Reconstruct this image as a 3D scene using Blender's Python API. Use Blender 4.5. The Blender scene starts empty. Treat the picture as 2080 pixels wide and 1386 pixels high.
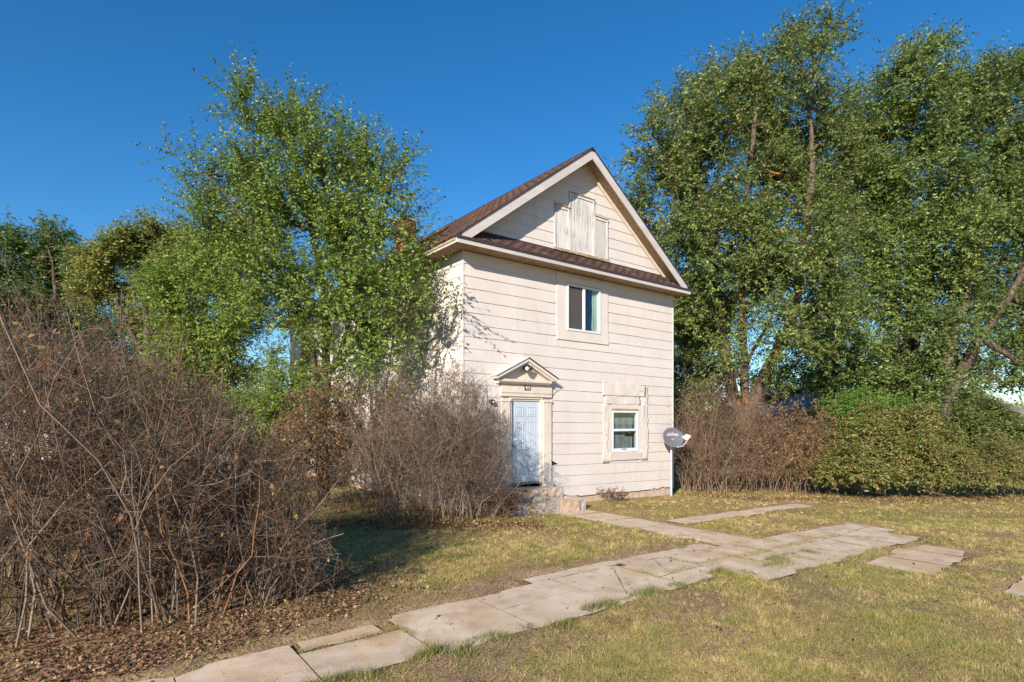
import bpy, bmesh, math, random
import numpy as np
from mathutils import Vector, Matrix

random.seed(7)
RNG = np.random.default_rng(11)
SC = bpy.context.scene
COL = SC.collection

# ------------------------------------------------------------------ camera, sky, sun, exposure
FPX, HORIZON, EYE = 1147.0, 856.0, 2.1           # focal length and horizon in photo pixels, eye height in metres
cam = bpy.data.cameras.new('camera')
cam_o = bpy.data.objects.new('camera', cam)
COL.objects.link(cam_o)
cam_o.location = (0, 0, EYE)
cam_o.rotation_euler = (math.radians(90), 0, 0)
cam.sensor_width = 36
cam.lens = FPX / 2080 * 36
cam.shift_y = (HORIZON - 693) / 2080
cam.clip_end = 3000
SC.camera = cam_o

SUN_TRAVEL = Vector((0.339, 0.857, -0.40)).normalized()
world = bpy.data.worlds.new('World')
SC.world = world
world.use_nodes = True
wn = world.node_tree
bg = wn.nodes['Background']
sky = wn.nodes.new('ShaderNodeTexSky')
sky.sky_type = 'NISHITA'
sky.sun_disc = False
sky.sun_elevation = math.asin(-SUN_TRAVEL.z)
sky.sun_rotation = math.atan2(-SUN_TRAVEL.x, -SUN_TRAVEL.y)
sky.altitude = 300
sky.air_density = 1.0
sky.dust_density = 0.0
sky.ozone_density = 4.0
hsv = wn.nodes.new('ShaderNodeHueSaturation')
hsv.inputs['Hue'].default_value = .5
hsv.inputs['Saturation'].default_value = 1.27
wn.links.new(sky.outputs[0], hsv.inputs['Color'])
wn.links.new(hsv.outputs[0], bg.inputs[0])
bg.inputs[1].default_value = 0.098

sun = bpy.data.lights.new('sun', 'SUN')
sun.energy = 5.0
sun.angle = math.radians(0.53)
sun.color = (1.0, 0.92, 0.82)
sun_o = bpy.data.objects.new('sun', sun)
COL.objects.link(sun_o)
sun_o.rotation_euler = SUN_TRAVEL.to_track_quat('-Z', 'Y').to_euler()
sun_o.location = (-10, -20, 20)

SC.view_settings.view_transform = 'Standard'
SC.view_settings.look = 'None'
SC.view_settings.exposure = 0.8
SC.view_settings.gamma = 1.0
SC.view_settings.use_curve_mapping = False
SC.cycles.max_bounces = 6
SC.cycles.transparent_max_bounces = 8
SC.cycles.caustics_reflective = False
SC.cycles.caustics_refractive = False

# ------------------------------------------------------------------ places
HC = np.array([-1.106, 12.82])                    # left front corner of the house
HU = np.array([0.7944, 0.6075])                   # along the house front
HV = np.array([0.6075, -0.7944])                  # out of the house front
HROT = math.atan2(HU[1], HU[0])
WALK_V0, WALK_V1 = 5.38, 6.36
_tab = RNG.random((512, 512))


def vnoise(x, y, s, seed=0):
    x = np.asarray(x, float) / s + 100.3 + seed * 17.7
    y = np.asarray(y, float) / s + 71.9 + seed * 31.1
    i, j = np.floor(x).astype(int), np.floor(y).astype(int)
    fx, fy = x - i, y - j
    fx, fy = fx * fx * (3 - 2 * fx), fy * fy * (3 - 2 * fy)
    t = lambda a, b: _tab[a % 512, b % 512]
    return ((t(i, j) * (1 - fx) + t(i + 1, j) * fx) * (1 - fy)
            + (t(i, j + 1) * (1 - fx) + t(i + 1, j + 1) * fx) * fy)


def to_uv(x, y):
    dx, dy = np.asarray(x) - HC[0], np.asarray(y) - HC[1]
    return dx * HU[0] + dy * HU[1], dx * HV[0] + dy * HV[1]


def from_uv(u, v):
    return HC[0] + np.asarray(u) * HU[0] + np.asarray(v) * HV[0], HC[1] + np.asarray(u) * HU[1] + np.asarray(v) * HV[1]


def gz_flat(x, y):
    u, v = to_uv(x, y)
    return -0.025 * np.clip(u, 0, 11)


def gz(x, y):
    u, v = to_uv(x, y)
    p = on_paving(u, v)
    w = np.clip((p + .05) / .05, 0, 1)
    return gz_flat(x, y) - .022 + w * (.028 + .022 * vnoise(x, y, 0.9, 3) + .014 * vnoise(x, y, 0.25, 5))


def on_paving(u, v):
    """distance to the nearest paving, negative on it, with a ragged edge"""
    e = .22 * (vnoise(u, v, .5, 9) - .5) + .14 * (vnoise(u, v, .14, 10) - .5)
    d = np.full(np.shape(u), 9.0)
    def rect(u0, u1, v0, v1):
        return np.maximum(np.maximum(u0 - u, u - u1), np.maximum(v0 - v, v - v1))
    for r in ((-14, 6.6, WALK_V0, WALK_V1), (-4.3, 2, 5.22, 6.48), (-2.3, 1.75, 4.98, 5.4), (.2, 6.0, WALK_V1 - .05, 7.0), (1.85, 2.98, .3, WALK_V0 + .1), (3.0, 9.2, 3.0, 3.62), (2.5, 5.2, 7.2, 8.15), (2.3, 6.4, 8.9, 9.8)):
        d = np.minimum(d, rect(*r))
    return d - .03 + e


def at(px, py, depth):
    return np.array([(px - 1040) / FPX * depth, depth, EYE + (HORIZON - py) / FPX * depth])


# ------------------------------------------------------------------ objects
def tag(o, label=None, cat=None, group=None, kind=None):
    if label: o['label'] = label
    if cat: o['category'] = cat
    if group: o['group'] = group
    if kind: o['kind'] = kind
    return o


def empty(name, loc=(0, 0, 0), rz=0.0):
    o = bpy.data.objects.new(name, None)
    COL.objects.link(o)
    o.location = loc
    o.rotation_euler = (0, 0, rz)
    o.empty_display_size = 0.2
    return o


def link(name, me, parent=None, mat=None, smooth=False):
    o = bpy.data.objects.new(name, me)
    COL.objects.link(o)
    if mat: me.materials.append(mat)
    if parent: o.parent = parent
    if smooth and len(me.polygons):
        me.polygons.foreach_set('use_smooth', np.ones(len(me.polygons), bool))
    return o


def np_mesh(name, V, F, tint=None):
    """V (n,3); F (m,k) or list of such arrays; tint per vertex."""
    me = bpy.data.meshes.new(name)
    V = np.ascontiguousarray(V, np.float32)
    Fs = F if isinstance(F, list) else [F]
    Fs = [np.asarray(f, np.int32) for f in Fs if len(f)]
    me.vertices.add(len(V))
    me.vertices.foreach_set('co', V.ravel())
    tot = np.concatenate([np.full(len(f), f.shape[1], np.int32) for f in Fs])
    idx = np.concatenate([f.ravel() for f in Fs]).astype(np.int32)
    me.loops.add(len(idx))
    me.loops.foreach_set('vertex_index', idx)
    me.polygons.add(len(tot))
    st = np.concatenate([[0], np.cumsum(tot)[:-1]]).astype(np.int32)
    me.polygons.foreach_set('loop_start', st)
    try:
        me.polygons.foreach_set('loop_total', tot)
    except Exception:
        pass
    if tint is not None:
        a = me.attributes.new('tint', 'FLOAT', 'POINT')
        a.data.foreach_set('value', np.ascontiguousarray(tint, np.float32))
    me.update(calc_edges=True)
    me.validate()
    return me


class MB:
    """collects boxes and prisms for one mesh"""
    def __init__(self):
        self.v, self.f = [], []

    def add(self, vs, fs):
        n = len(self.v)
        self.v += [tuple(map(float, p)) for p in vs]
        self.f += [tuple(i + n for i in f) for f in fs]
        return self

    def box(self, x0, x1, y0, y1, z0, z1):
        vs = [(x0, y0, z0), (x1, y0, z0), (x1, y1, z0), (x0, y1, z0), (x0, y0, z1), (x1, y0, z1), (x1, y1, z1), (x0, y1, z1)]
        return self.add(vs, [(0, 3, 2, 1), (4, 5, 6, 7), (0, 1, 5, 4), (1, 2, 6, 5), (2, 3, 7, 6), (3, 0, 4, 7)])

    def prism(self, poly, off):
        """poly: list of 3D points, off: extrusion vector"""
        n = len(poly)
        a = [Vector(p) for p in poly]
        b = [p + Vector(off) for p in a]
        fs = [tuple(range(n)), tuple(range(2 * n - 1, n - 1, -1))]
        for i in range(n):
            j = (i + 1) % n
            fs.append((i, n + i, n + j, j))
        return self.add(a + b, fs)

    def tube(self, pts, rad, n=8, cap=True):
        pts = [Vector(p) for p in pts]
        if not hasattr(rad, '__len__'): rad = [rad] * len(pts)
        rings = []
        for i, p in enumerate(pts):
            t = (pts[min(i + 1, len(pts) - 1)] - pts[max(i - 1, 0)]).normalized()
            ref = Vector((0, 0, 1)) if abs(t.z) < .9 else Vector((1, 0, 0))
            a = t.cross(ref).normalized(); b = t.cross(a).normalized()
            rings.append([p + (a * math.cos(k * 2 * math.pi / n) + b * math.sin(k * 2 * math.pi / n)) * rad[i] for k in range(n)])
        fs = []
        for i in range(len(pts) - 1):
            for k in range(n):
                fs.append((i * n + k, i * n + (k + 1) % n, (i + 1) * n + (k + 1) % n, (i + 1) * n + k))
        if cap:
            fs.append(tuple(range(n - 1, -1, -1)))
            m = (len(pts) - 1) * n
            fs.append(tuple(m + k for k in range(n)))
        return self.add([p for r in rings for p in r], fs)

    def build(self, name, mat, parent=None, bevel=0, smooth=False, seg=2):
        me = bpy.data.meshes.new(name)
        me.from_pydata(self.v, [], self.f)
        me.update()
        bm = bmesh.new(); bm.from_mesh(me)
        bmesh.ops.recalc_face_normals(bm, faces=bm.faces)
        if bevel:
            bmesh.ops.bevel(bm, geom=bm.edges[:], offset=bevel, segments=seg, profile=.6, affect='EDGES')
        bm.to_mesh(me); bm.free()
        return link(name, me, parent, mat, smooth)


# ------------------------------------------------------------------ materials
MATS = {}


class NT:
    def __init__(self, name, rough=.7, spec=.3):
        m = bpy.data.materials.new(name); m.use_nodes = True
        self.m, self.n, self.l = m, m.node_tree.nodes, m.node_tree.links
        self.p = self.n['Principled BSDF']; self.out = self.n['Material Output']
        self.p.inputs['Roughness'].default_value = rough
        self.p.inputs['Specular IOR Level'].default_value = spec
        MATS[name] = m
        self._c = None

    def co(self, kind='Object'):
        if self._c is None: self._c = self.n.new('ShaderNodeTexCoord')
        return self._c.outputs[kind]

    def mapping(self, scale, kind='Object', loc=None):
        mp = self.n.new('ShaderNodeMapping'); mp.inputs['Scale'].default_value = scale
        self.l.new(self.co(kind), mp.inputs['Vector'])
        if loc is not None: self.l.new(loc, mp.inputs['Location'])
        return mp.outputs[0]

    def noise(self, scale, detail=4, vec=None, rough=.55, dist=0):
        t = self.n.new('ShaderNodeTexNoise'); t.inputs['Scale'].default_value = scale
        t.inputs['Detail'].default_value = detail; t.inputs['Roughness'].default_value = rough
        t.inputs['Distortion'].default_value = dist
        self.l.new(vec if vec is not None else self.co(), t.inputs['Vector'])
        return t.outputs['Fac']

    def ramp(self, fac, stops):
        r = self.n.new('ShaderNodeValToRGB')
        e = r.color_ramp.elements
        while len(e) > 1: e.remove(e[-1])
        e[0].position = stops[0][0]; e[0].color = (*stops[0][1], 1)
        for p, c in stops[1:]:
            x = e.new(p); x.color = (*c, 1)
        self.l.new(fac, r.inputs[0])
        return r.outputs[0]

    def fl(self, fac, a, b, c=0.0, d=1.0):
        r = self.n.new('ShaderNodeMapRange')
        for k, v in zip(('From Min', 'From Max', 'To Min', 'To Max'), (a, b, c, d)): r.inputs[k].default_value = v
        self.l.new(fac, r.inputs['Value'])
        return r.outputs[0]

    def mix(self, fac, a, b, mode='MIX'):
        x = self.n.new('ShaderNodeMix'); x.data_type = 'RGBA'; x.blend_type = mode
        ins = [i for i in x.inputs if i.type == 'RGBA']
        f = [i for i in x.inputs if i.name == 'Factor' and i.type == 'VALUE'][0]
        for s, v in ((f, fac), (ins[0], a), (ins[1], b)):
            if hasattr(v, 'is_linked') or hasattr(v, 'links'): self.l.new(v, s)
            elif isinstance(v, (int, float)): s.default_value = v
            else: s.default_value = (*v, 1)
        return [o for o in x.outputs if o.type == 'RGBA'][0]

    def math(self, op, a, b):
        x = self.n.new('ShaderNodeMath'); x.operation = op
        for s, v in zip(x.inputs, (a, b)):
            if isinstance(v, (int, float)): s.default_value = v
            else: self.l.new(v, s)
        return x.outputs[0]

    def attr(self, name):
        a = self.n.new('ShaderNodeAttribute'); a.attribute_name = name
        return a.outputs['Fac']

    def rnd(self):
        return self.n.new('ShaderNodeObjectInfo').outputs['Random']

    def color(self, c):
        if isinstance(c, tuple): self.p.inputs['Base Color'].default_value = (*c, 1)
        else: self.l.new(c, self.p.inputs['Base Color'])
        return self

    def bump(self, h, strength=.4, dist=.01):
        b = self.n.new('ShaderNodeBump'); b.inputs['Strength'].default_value = strength
        b.inputs['Distance'].default_value = dist
        self.l.new(h, b.inputs['Height']); self.l.new(b.outputs[0], self.p.inputs['Normal'])
        return self

    def leafy(self, col, trans=.45):
        """diffuse + translucent leaf"""
        t = self.n.new('ShaderNodeBsdfTranslucent'); self.l.new(col, t.inputs[0])
        mx = self.n.new('ShaderNodeMixShader'); mx.inputs[0].default_value = trans
        self.color(col)
        self.l.new(self.p.outputs[0], mx.inputs[1]); self.l.new(t.outputs[0], mx.inputs[2])
        self.l.new(mx.outputs[0], self.out.inputs[0])
        return self


def simple(name, col, var=.25, scale=6, rough=.7, bump=.25, spec=.3):
    t = NT(name, rough, spec)
    n = t.noise(scale, 5)
    d = tuple(c * (1 - var) for c in col); e = tuple(min(1, c * (1 + var * .6)) for c in col)
    t.color(t.ramp(n, [(.3, d), (.7, e)]))
    t.bump(t.noise(scale * 8, 3), bump, .004)
    return t.m


# siding: weathered cream painted wood-grain shingles
t = NT('siding', .75, .2)
off = t.n.new('ShaderNodeObjectInfo')
vec = t.mapping((60, 60, 1.6), loc=off.outputs['Random'])
grain = t.noise(1.0, 3, vec)
base = t.ramp(t.noise(.9, 5), [(.3, (0.574, 0.495, 0.450)), (.55, (0.612, 0.543, 0.498)), (.75, (0.643, 0.577, 0.533))])
base = t.mix(t.fl(off.outputs['Random'], 0, 1, 0, .35), base, (0.565, 0.517, 0.481))
base = t.mix(t.fl(grain, .35, .7, 0, .28), base, (0.531, 0.469, 0.402))
dirt = t.math('MULTIPLY', t.fl(t.noise(2.2, 6, t.mapping((1.2, 1, .35))), .56, .75, 0, .55), 1)
base = t.mix(dirt, base, (0.471, 0.422, 0.358))
base = t.mix(t.fl(t.noise(14, 5), .70, .76, 0, .7), base, (0.359, 0.318, 0.271))
st = t.noise(1, 5, t.mapping((9, 9, .55)), .6)
base = t.mix(t.fl(st, .58, .74, 0, .4), base, (0.460, 0.389, 0.320))
t.color(base).bump(grain, .35, .003)
# plain cream painted timber and metal trim
t = NT('trim', .6, .3)
g = t.noise(1, 3, t.mapping((30, 30, 2)))
base = t.ramp(t.noise(2.5, 5), [(.3, (0.551, 0.480, 0.393)), (.7, (0.643, 0.572, 0.487))])
base = t.mix(t.fl(t.noise(7, 6), .62, .72, 0, .75), base, (0.385, 0.332, 0.263))
t.color(base).bump(g, .3, .003)
t = NT('trim_flat', .55, .3)
base = t.ramp(t.noise(1.6, 5), [(.3, (0.568, 0.497, 0.439)), (.7, (0.629, 0.562, 0.504))])
t.color(base).bump(t.noise(3.5, 3), .5, .02)
t = NT('fascia', .5, .3)
base = t.ramp(t.noise(1, 4, t.mapping((1.2, 1.2, 6))), [(.3, (0.443, 0.402, 0.369)), (.7, (0.533, 0.492, 0.459))])
t.color(base).bump(t.noise(30, 3), .15, .003)
t = NT('weathered_white', .8, .15)
g = t.noise(1, 5, t.mapping((26, 26, 1.5)), .65)
g2 = t.noise(2.4, 4)
base = t.ramp(g, [(.38, (0.590, 0.549, 0.517)), (.5, (0.558, 0.517, 0.484)), (.58, (0.328, 0.295, 0.271)), (.72, (0.139, 0.123, 0.111))])
base = t.mix(t.fl(g2, .40, .56, .8, 0), base, (0.607, 0.566, 0.533))
t.color(base).bump(g, .5, .004)
t = NT('grey_board', .85, .1)
g2 = t.noise(5, 6, t.mapping((1.6, 1, 1)), .7)
t.color(t.ramp(g2, [(.3, (.41, .38, .35)), (.55, (.51, .47, .44)), (.66, (.33, .30, .27)), (.75, (.10, .08, .07))])).bump(g2, .3, .004)
# soffit: old brown boards
t = NT('soffit', .85, .1)
g = t.noise(1, 5, t.mapping((5, 30, 30)), .65)
t.color(t.ramp(g, [(.3, (.16, .10, .055)), (.5, (.36, .25, .15)), (.7, (.52, .41, .28))])).bump(g, .5, .006)
simple('drip_edge', (.055, .032, .036), .3, 8, .45, .1, .4)
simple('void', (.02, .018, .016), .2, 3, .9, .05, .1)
# asphalt shingles
t = NT('roof_shingle', .95, .1)
k = t.attr('tint')
base = t.ramp(k, [(0, (.045, .028, .023)), (.3, (.078, .044, .034)), (.55, (.115, .06, .042)), (.8, (.065, .045, .038)), (1, (.155, .078, .05))])
base = t.mix(t.fl(t.noise(120, 2), .4, .65, 0, .5), base, (.07, .045, .038))
t.color(base).bump(t.noise(160, 2), .6, .003)
# brick
t = NT('brick', .9, .1)
k = t.attr('tint')
t.color(t.ramp(k, [(0, (.13, .045, .03)), (.5, (.22, .075, .045)), (1, (.29, .12, .075))])).bump(t.noise(60, 3), .5, .004)
simple('mortar', (.32, .26, .22), .25, 20)
# door
t = NT('door_paint', .35, .4)
base = t.ramp(t.noise(2, 4), [(.3, (.43, .48, .54)), (.7, (.51, .56, .62))])
base = t.mix(t.fl(t.noise(3, 6, t.mapping((4, 4, .8)), .65), .52, .72, 0, .6), base, (.33, .35, .37))
t.color(base).bump(t.noise(40, 2), .06, .002)
simple('white_vinyl', (.66, .67, .68), .06, 4, .35, .05, .4)
simple('black_metal', (.02, .02, .022), .3, 10, .4, .1, .5)
simple('brass', (.30, .24, .14), .3, 10, .35, .1, .6)
simple('lamp_glass', (.75, .72, .66), .1, 5, .25, .02, .5)
t = NT('window_glass', .04, .5)
tr = t.n.new('ShaderNodeBsdfTransparent'); tr.inputs[0].default_value = (.80, .86, .86, 1)
gl = t.n.new('ShaderNodeBsdfGlossy'); gl.inputs['Roughness'].default_value = .02
lw_ = t.n.new('ShaderNodeLayerWeight'); lw_.inputs[0].default_value = .5
fc = t.fl(t.math('POWER', lw_.outputs['Facing'], 3.0), 0, 1, .07, .75)
mx = t.n.new('ShaderNodeMixShader')
t.l.new(fc, mx.inputs[0]); t.l.new(tr.outputs[0], mx.inputs[1]); t.l.new(gl.outputs[0], mx.inputs[2])
t.l.new(mx.outputs[0], t.out.inputs[0])
t = NT('insect_screen', .9, .1)
t.color((.095, .085, .08))
tr = t.n.new('ShaderNodeBsdfTransparent'); mx = t.n.new('ShaderNodeMixShader'); mx.inputs[0].default_value = .72
t.l.new(tr.outputs[0], mx.inputs[1]); t.l.new(t.p.outputs[0], mx.inputs[2]); t.l.new(mx.outputs[0], t.out.inputs[0])
simple('curtain_grey', (.40, .41, .40), .3, 3, .9, .1)
simple('curtain_green', (.62, .66, .52), .2, 4, .9, .1)
# stone and concrete
t = NT('rubble_stone', .9, .15)
k = t.rnd()
base = t.ramp(k, [(0, (.44, .41, .38)), (.3, (.55, .52, .47)), (.55, (.50, .33, .20)), (.8, (.36, .35, .34)), (1, (.52, .40, .29))])
nn = t.noise(5, 7, rough=.65)
base = t.mix(t.fl(nn, .42, .62, 0, .6), base, (.52, .36, .24))
base = t.mix(t.fl(t.noise(16, 6), .52, .7, 0, .8), base, (.19, .17, .15))
t.color(base).bump(t.noise(14, 7, rough=.7), .9, .03)
t = NT('foundation', .9, .1)
nn = t.noise(4, 7, rough=.65)
t.color(t.ramp(nn, [(.3, (.30, .25, .21)), (.5, (.48, .35, .26)), (.7, (.56, .44, .35))])).bump(t.noise(18, 6), .8, .02)
t = NT('concrete', 1.0, .03)
k = t.rnd()
ge = t.n.new('ShaderNodeNewGeometry').outputs['Position']
n1 = t.noise(.9, 6, ge, .62); n2 = t.noise(3.2, 6, ge, .6); n3 = t.noise(45, 3, ge); n4 = t.noise(.55, 5, ge, .6, .8)
base = t.ramp(n1, [(.3, (.46, .34, .225)), (.5, (.56, .425, .30)), (.7, (.64, .51, .38))])
base = t.mix(t.fl(k, 0, 1, 0, .3), base, (.47, .39, .32))
base = t.mix(t.fl(n4, .50, .62, 0, .65), base, (.50, .33, .17))
n5 = t.noise(1.7, 5, ge, .6)
base = t.mix(t.fl(n5, .5, .66, 0, .7), base, (.66, .54, .41))
base = t.mix(t.fl(n2, .52, .68, 0, .6), base, (.34, .24, .165))
base = t.mix(t.fl(n3, .62, .72, 0, .6), base, (.56, .51, .46))
base = t.mix(t.fl(n3, .36, .26, 0, .45), base, (.16, .13, .11))
dv = t.n.new('ShaderNodeVectorMath'); dv.operation = 'MULTIPLY_ADD'
nv = t.n.new('ShaderNodeTexNoise'); nv.inputs['Scale'].default_value = 2.5; nv.inputs['Detail'].default_value = 5
t.l.new(ge, nv.inputs['Vector']); t.l.new(nv.outputs['Color'], dv.inputs[0]); dv.inputs[1].default_value = (.5, .5, .5); t.l.new(ge, dv.inputs[2])
vo = t.n.new('ShaderNodeTexVoronoi'); vo.feature = 'DISTANCE_TO_EDGE'; vo.inputs['Scale'].default_value = 1.15
t.l.new(dv.outputs[0], vo.inputs['Vector'])
crack = t.math('MULTIPLY', t.fl(vo.outputs['Distance'], .001, .007, 1, 0), t.fl(n1, .42, .55, 0, .9))
base = t.mix(t.math('MULTIPLY', crack, .6), base, (.16, .115, .075))
t.color(base)
hh = t.mix(.5, n2, n3)
t.bump(hh, .35, .015)
simple('joint_dirt', (.07, .048, .03), .3, 20, .95, .3, .05)
# soil
t = NT('soil', .95, .05)
s = t.attr('tint')
n1 = t.noise(1.3, 7, rough=.65); n2 = t.noise(35, 4, rough=.7); n3 = t.noise(.35, 4)
lawn = t.ramp(n1, [(.3, (.28, .19, .07)), (.5, (.39, .28, .11)), (.7, (.48, .35, .155))])
lawn = t.mix(t.fl(n3, .45, .65, 0, .35), lawn, (.27, .24, .10))
bare = t.ramp(n1, [(.3, (.27, .17, .095)), (.5, (.37, .245, .14)), (.7, (.47, .32, .195))])
base = t.mix(s, lawn, bare)
base = t.mix(t.fl(n2, .42, .60, 0, .85), base, (.12, .08, .045))
base = t.mix(t.fl(t.noise(9, 5, rough=.7), .5, .66, 0, .5), base, (.17, .115, .065))
t.color(base).bump(n2, .9, .02)
# plants
def leaf_mat(name, stops, trans=.36, rough=.5, spec=.35):
    t = NT(name, rough, spec)
    t.leafy(t.ramp(t.attr('tint'), stops), trans)
    return t.m
leaf_mat('elm_leaf', [(0, (.08, .14, .022)), (.45, (.16, .24, .036)), (.8, (.25, .33, .055)), (.95, (.36, .42, .10)), (1, (.46, .42, .10))])
leaf_mat('maple_leaf', [(0, (0.071, 0.118, 0.029)), (.45, (0.143, 0.202, 0.046)), (.8, (0.244, 0.302, 0.076)), (.95, (0.370, 0.412, 0.151)), (1, (0.437, 0.353, 0.118))])
leaf_mat('dusty_leaf', [(0, (0.069, 0.112, 0.030)), (.5, (0.142, 0.198, 0.050)), (.85, (0.241, 0.284, 0.086)), (.95, (0.344, 0.310, 0.103)), (1, (0.430, 0.292, 0.095))])
leaf_mat('yellow_leaf', [(0, (0.105, 0.143, 0.030)), (.5, (0.210, 0.232, 0.053)), (.9, (0.330, 0.307, 0.075)), (1, (0.450, 0.360, 0.090))])
leaf_mat('bright_leaf', [(0, (.07, .15, .02)), (.5, (.13, .24, .036)), (1, (.22, .33, .06))])
leaf_mat('hedge_leaf', [(0, (.07, .105, .022)), (.4, (.16, .19, .042)), (.65, (.26, .245, .065)), (.85, (.34, .225, .085)), (1, (.38, .20, .10))], .3)
leaf_mat('rust_leaf', [(0, (0.088, 0.075, 0.025)), (.35, (0.200, 0.125, 0.044)), (.7, (0.300, 0.163, 0.062)), (1, (0.375, 0.225, 0.106))], .3)
leaf_mat('dry_leaf', [(0, (.07, .032, .017)), (.35, (.16, .078, .04)), (.65, (.28, .15, .08)), (.88, (.40, .25, .14)), (1, (.48, .36, .23))], .2, .7, .2)
leaf_mat('mixed_dry_leaf', [(0, (0.120, 0.050, 0.022)), (.55, (0.270, 0.130, 0.060)), (.8, (0.360, 0.200, 0.070)), (.86, (0.300, 0.300, 0.060)), (1, (0.160, 0.240, 0.050))], .3, .7, .2)
leaf_mat('grass', [(0, (.095, .155, .022)), (.25, (.21, .25, .045)), (.45, (.36, .32, .08)), (.7, (.56, .42, .16)), (1, (.66, .51, .25))], .3, .6, .25)
leaf_mat('weed', [(0, (.10, .13, .03)), (.5, (.22, .23, .06)), (.8, (.38, .30, .12)), (1, (.45, .33, .16))], .35, .6, .25)
def bark(name, a, b, c, sc=9, st=.9):
    t = NT(name, .9, .1)
    n = t.noise(sc, 7, t.mapping((1, 1, .3)), .7)
    t.color(t.ramp(n, [(.32, a), (.5, b), (.68, c)])).bump(n, st, .03)
    return t
bark('elm_bark', (.03, .022, .016), (.085, .062, .045), (.15, .115, .085))
t = bark('maple_bark', (.035, .025, .018), (.10, .07, .05), (.19, .14, .105))
moss = t.mix(t.fl(t.noise(1.1, 5), .56, .66, 0, .8), t.p.inputs['Base Color'].links[0].from_socket, (.38, .17, .03))
t.color(moss)
def twig_mat(name, stops):
    t = NT(name, .85, .15)
    base = t.ramp(t.attr('tint'), stops)
    base = t.mix(t.fl(t.noise(25, 3), .45, .7, 0, .4), base, (.10, .075, .055))
    t.color(base)
    return t.m
twig_mat('lilac_twig', [(0, (.055, .038, .028)), (.45, (.125, .087, .063)), (.85, (.28, .205, .155)), (.93, (.20, .09, .04)), (1, (.26, .12, .05))])
twig_mat('grey_twig', [(0, (.08, .055, .04)), (.5, (.175, .122, .09)), (1, (.30, .22, .165))])
twig_mat('brown_twig', [(0, (.10, .062, .04)), (.5, (.20, .128, .082)), (1, (.32, .215, .14))])
# neighbours
simple('far_white_wall', (.74, .70, .68), .12, 1.5)
simple('grey_roof', (.10, .10, .105), .3, 5, .6)
simple('grey_fascia', (.16, .155, .16), .2, 5, .5)
simple('tan_wall', (.18, .15, .13), .3, 3)
# dish
simple('dish_paint', (.115, .118, .135), .12, 5, .45, .04, .4)
simple('galvanised', (.42, .42, .47), .25, 12, .4, .1, .5)
simple('plastic_white', (.72, .72, .74), .1, 8, .45, .05, .4)
simple('mark_white', (.8, .8, .82), .03, 4, .6, .02)
simple('mark_pink', (.78, .45, .47), .06, 14, .6, .02)
simple('plate_black', (.012, .012, .012), .2, 6, .5, .02)
M = MATS

# ------------------------------------------------------------------ ground and paving
def spaced(lo, hi, a, b, step):
    out = list(np.arange(a, b + 1e-6, step))
    x, s = a, step
    while x > lo: s *= 1.35; x -= s; out.insert(0, x)
    x, s = b, step
    while x < hi: s *= 1.35; x += s; out.append(x)
    return np.array(out)


def bare_soil(u, v):
    d = on_paving(u, v)
    n = vnoise(u, v, .5, 21)
    b = np.clip(1 - (d - .02) / np.where(v > 6.2, .05, .2), 0, 1) * .9
    band = np.clip(1 - np.abs(v - 5.0) / (.42 + .35 * n), 0, 1) * (u < 2.2) * (u > -14)
    b = np.maximum(b, band * 1.3)
    und = np.clip((-3.55 - u) / .6, 0, 1) * np.clip((v - 1.6) / .8, 0, 1) * np.clip((5.6 - v) / .2, 0, 1)
    b = np.maximum(b, und)
    b = np.maximum(b, np.clip((vnoise(u, v, .8, 33) - .66) * 5, 0, .9) * (v > 6.5))
    b = np.maximum(b, np.clip((vnoise(u, v, .6, 37) - .74) * 5, 0, .8))
    return np.clip(b, 0, 1)


gx = spaced(-420, 420, -7, 12, .08)
gy = spaced(-60, 700, 3.6, 15, .08)
X, Y = np.meshgrid(gx, gy)
Z = gz(X, Y)
nx, ny = len(gx), len(gy)
ii = np.arange(nx * ny).reshape(ny, nx)
F = np.stack([ii[:-1, :-1], ii[:-1, 1:], ii[1:, 1:], ii[1:, :-1]], -1).reshape(-1, 4)
u_, v_ = to_uv(X.ravel(), Y.ravel())
ground = link('ground', np_mesh('ground', np.stack([X, Y, Z], -1).reshape(-1, 3), F, bare_soil(u_, v_)), None, M['soil'], True)
tag(ground, 'dry lawn with bare earth patches around the house', 'lawn', kind='structure')


def clip_half(poly, n, d):
    """keep n.p <= d"""
    out = []
    for i, p in enumerate(poly):
        q = poly[(i + 1) % len(poly)]
        sp, sq = n[0] * p[0] + n[1] * p[1] - d, n[0] * q[0] + n[1] * q[1] - d
        if sp <= 0: out.append(p)
        if sp * sq < 0:
            w = sp / (sp - sq); out.append((p[0] + (q[0] - p[0]) * w, p[1] + (q[1] - p[1]) * w))
    return out


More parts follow.
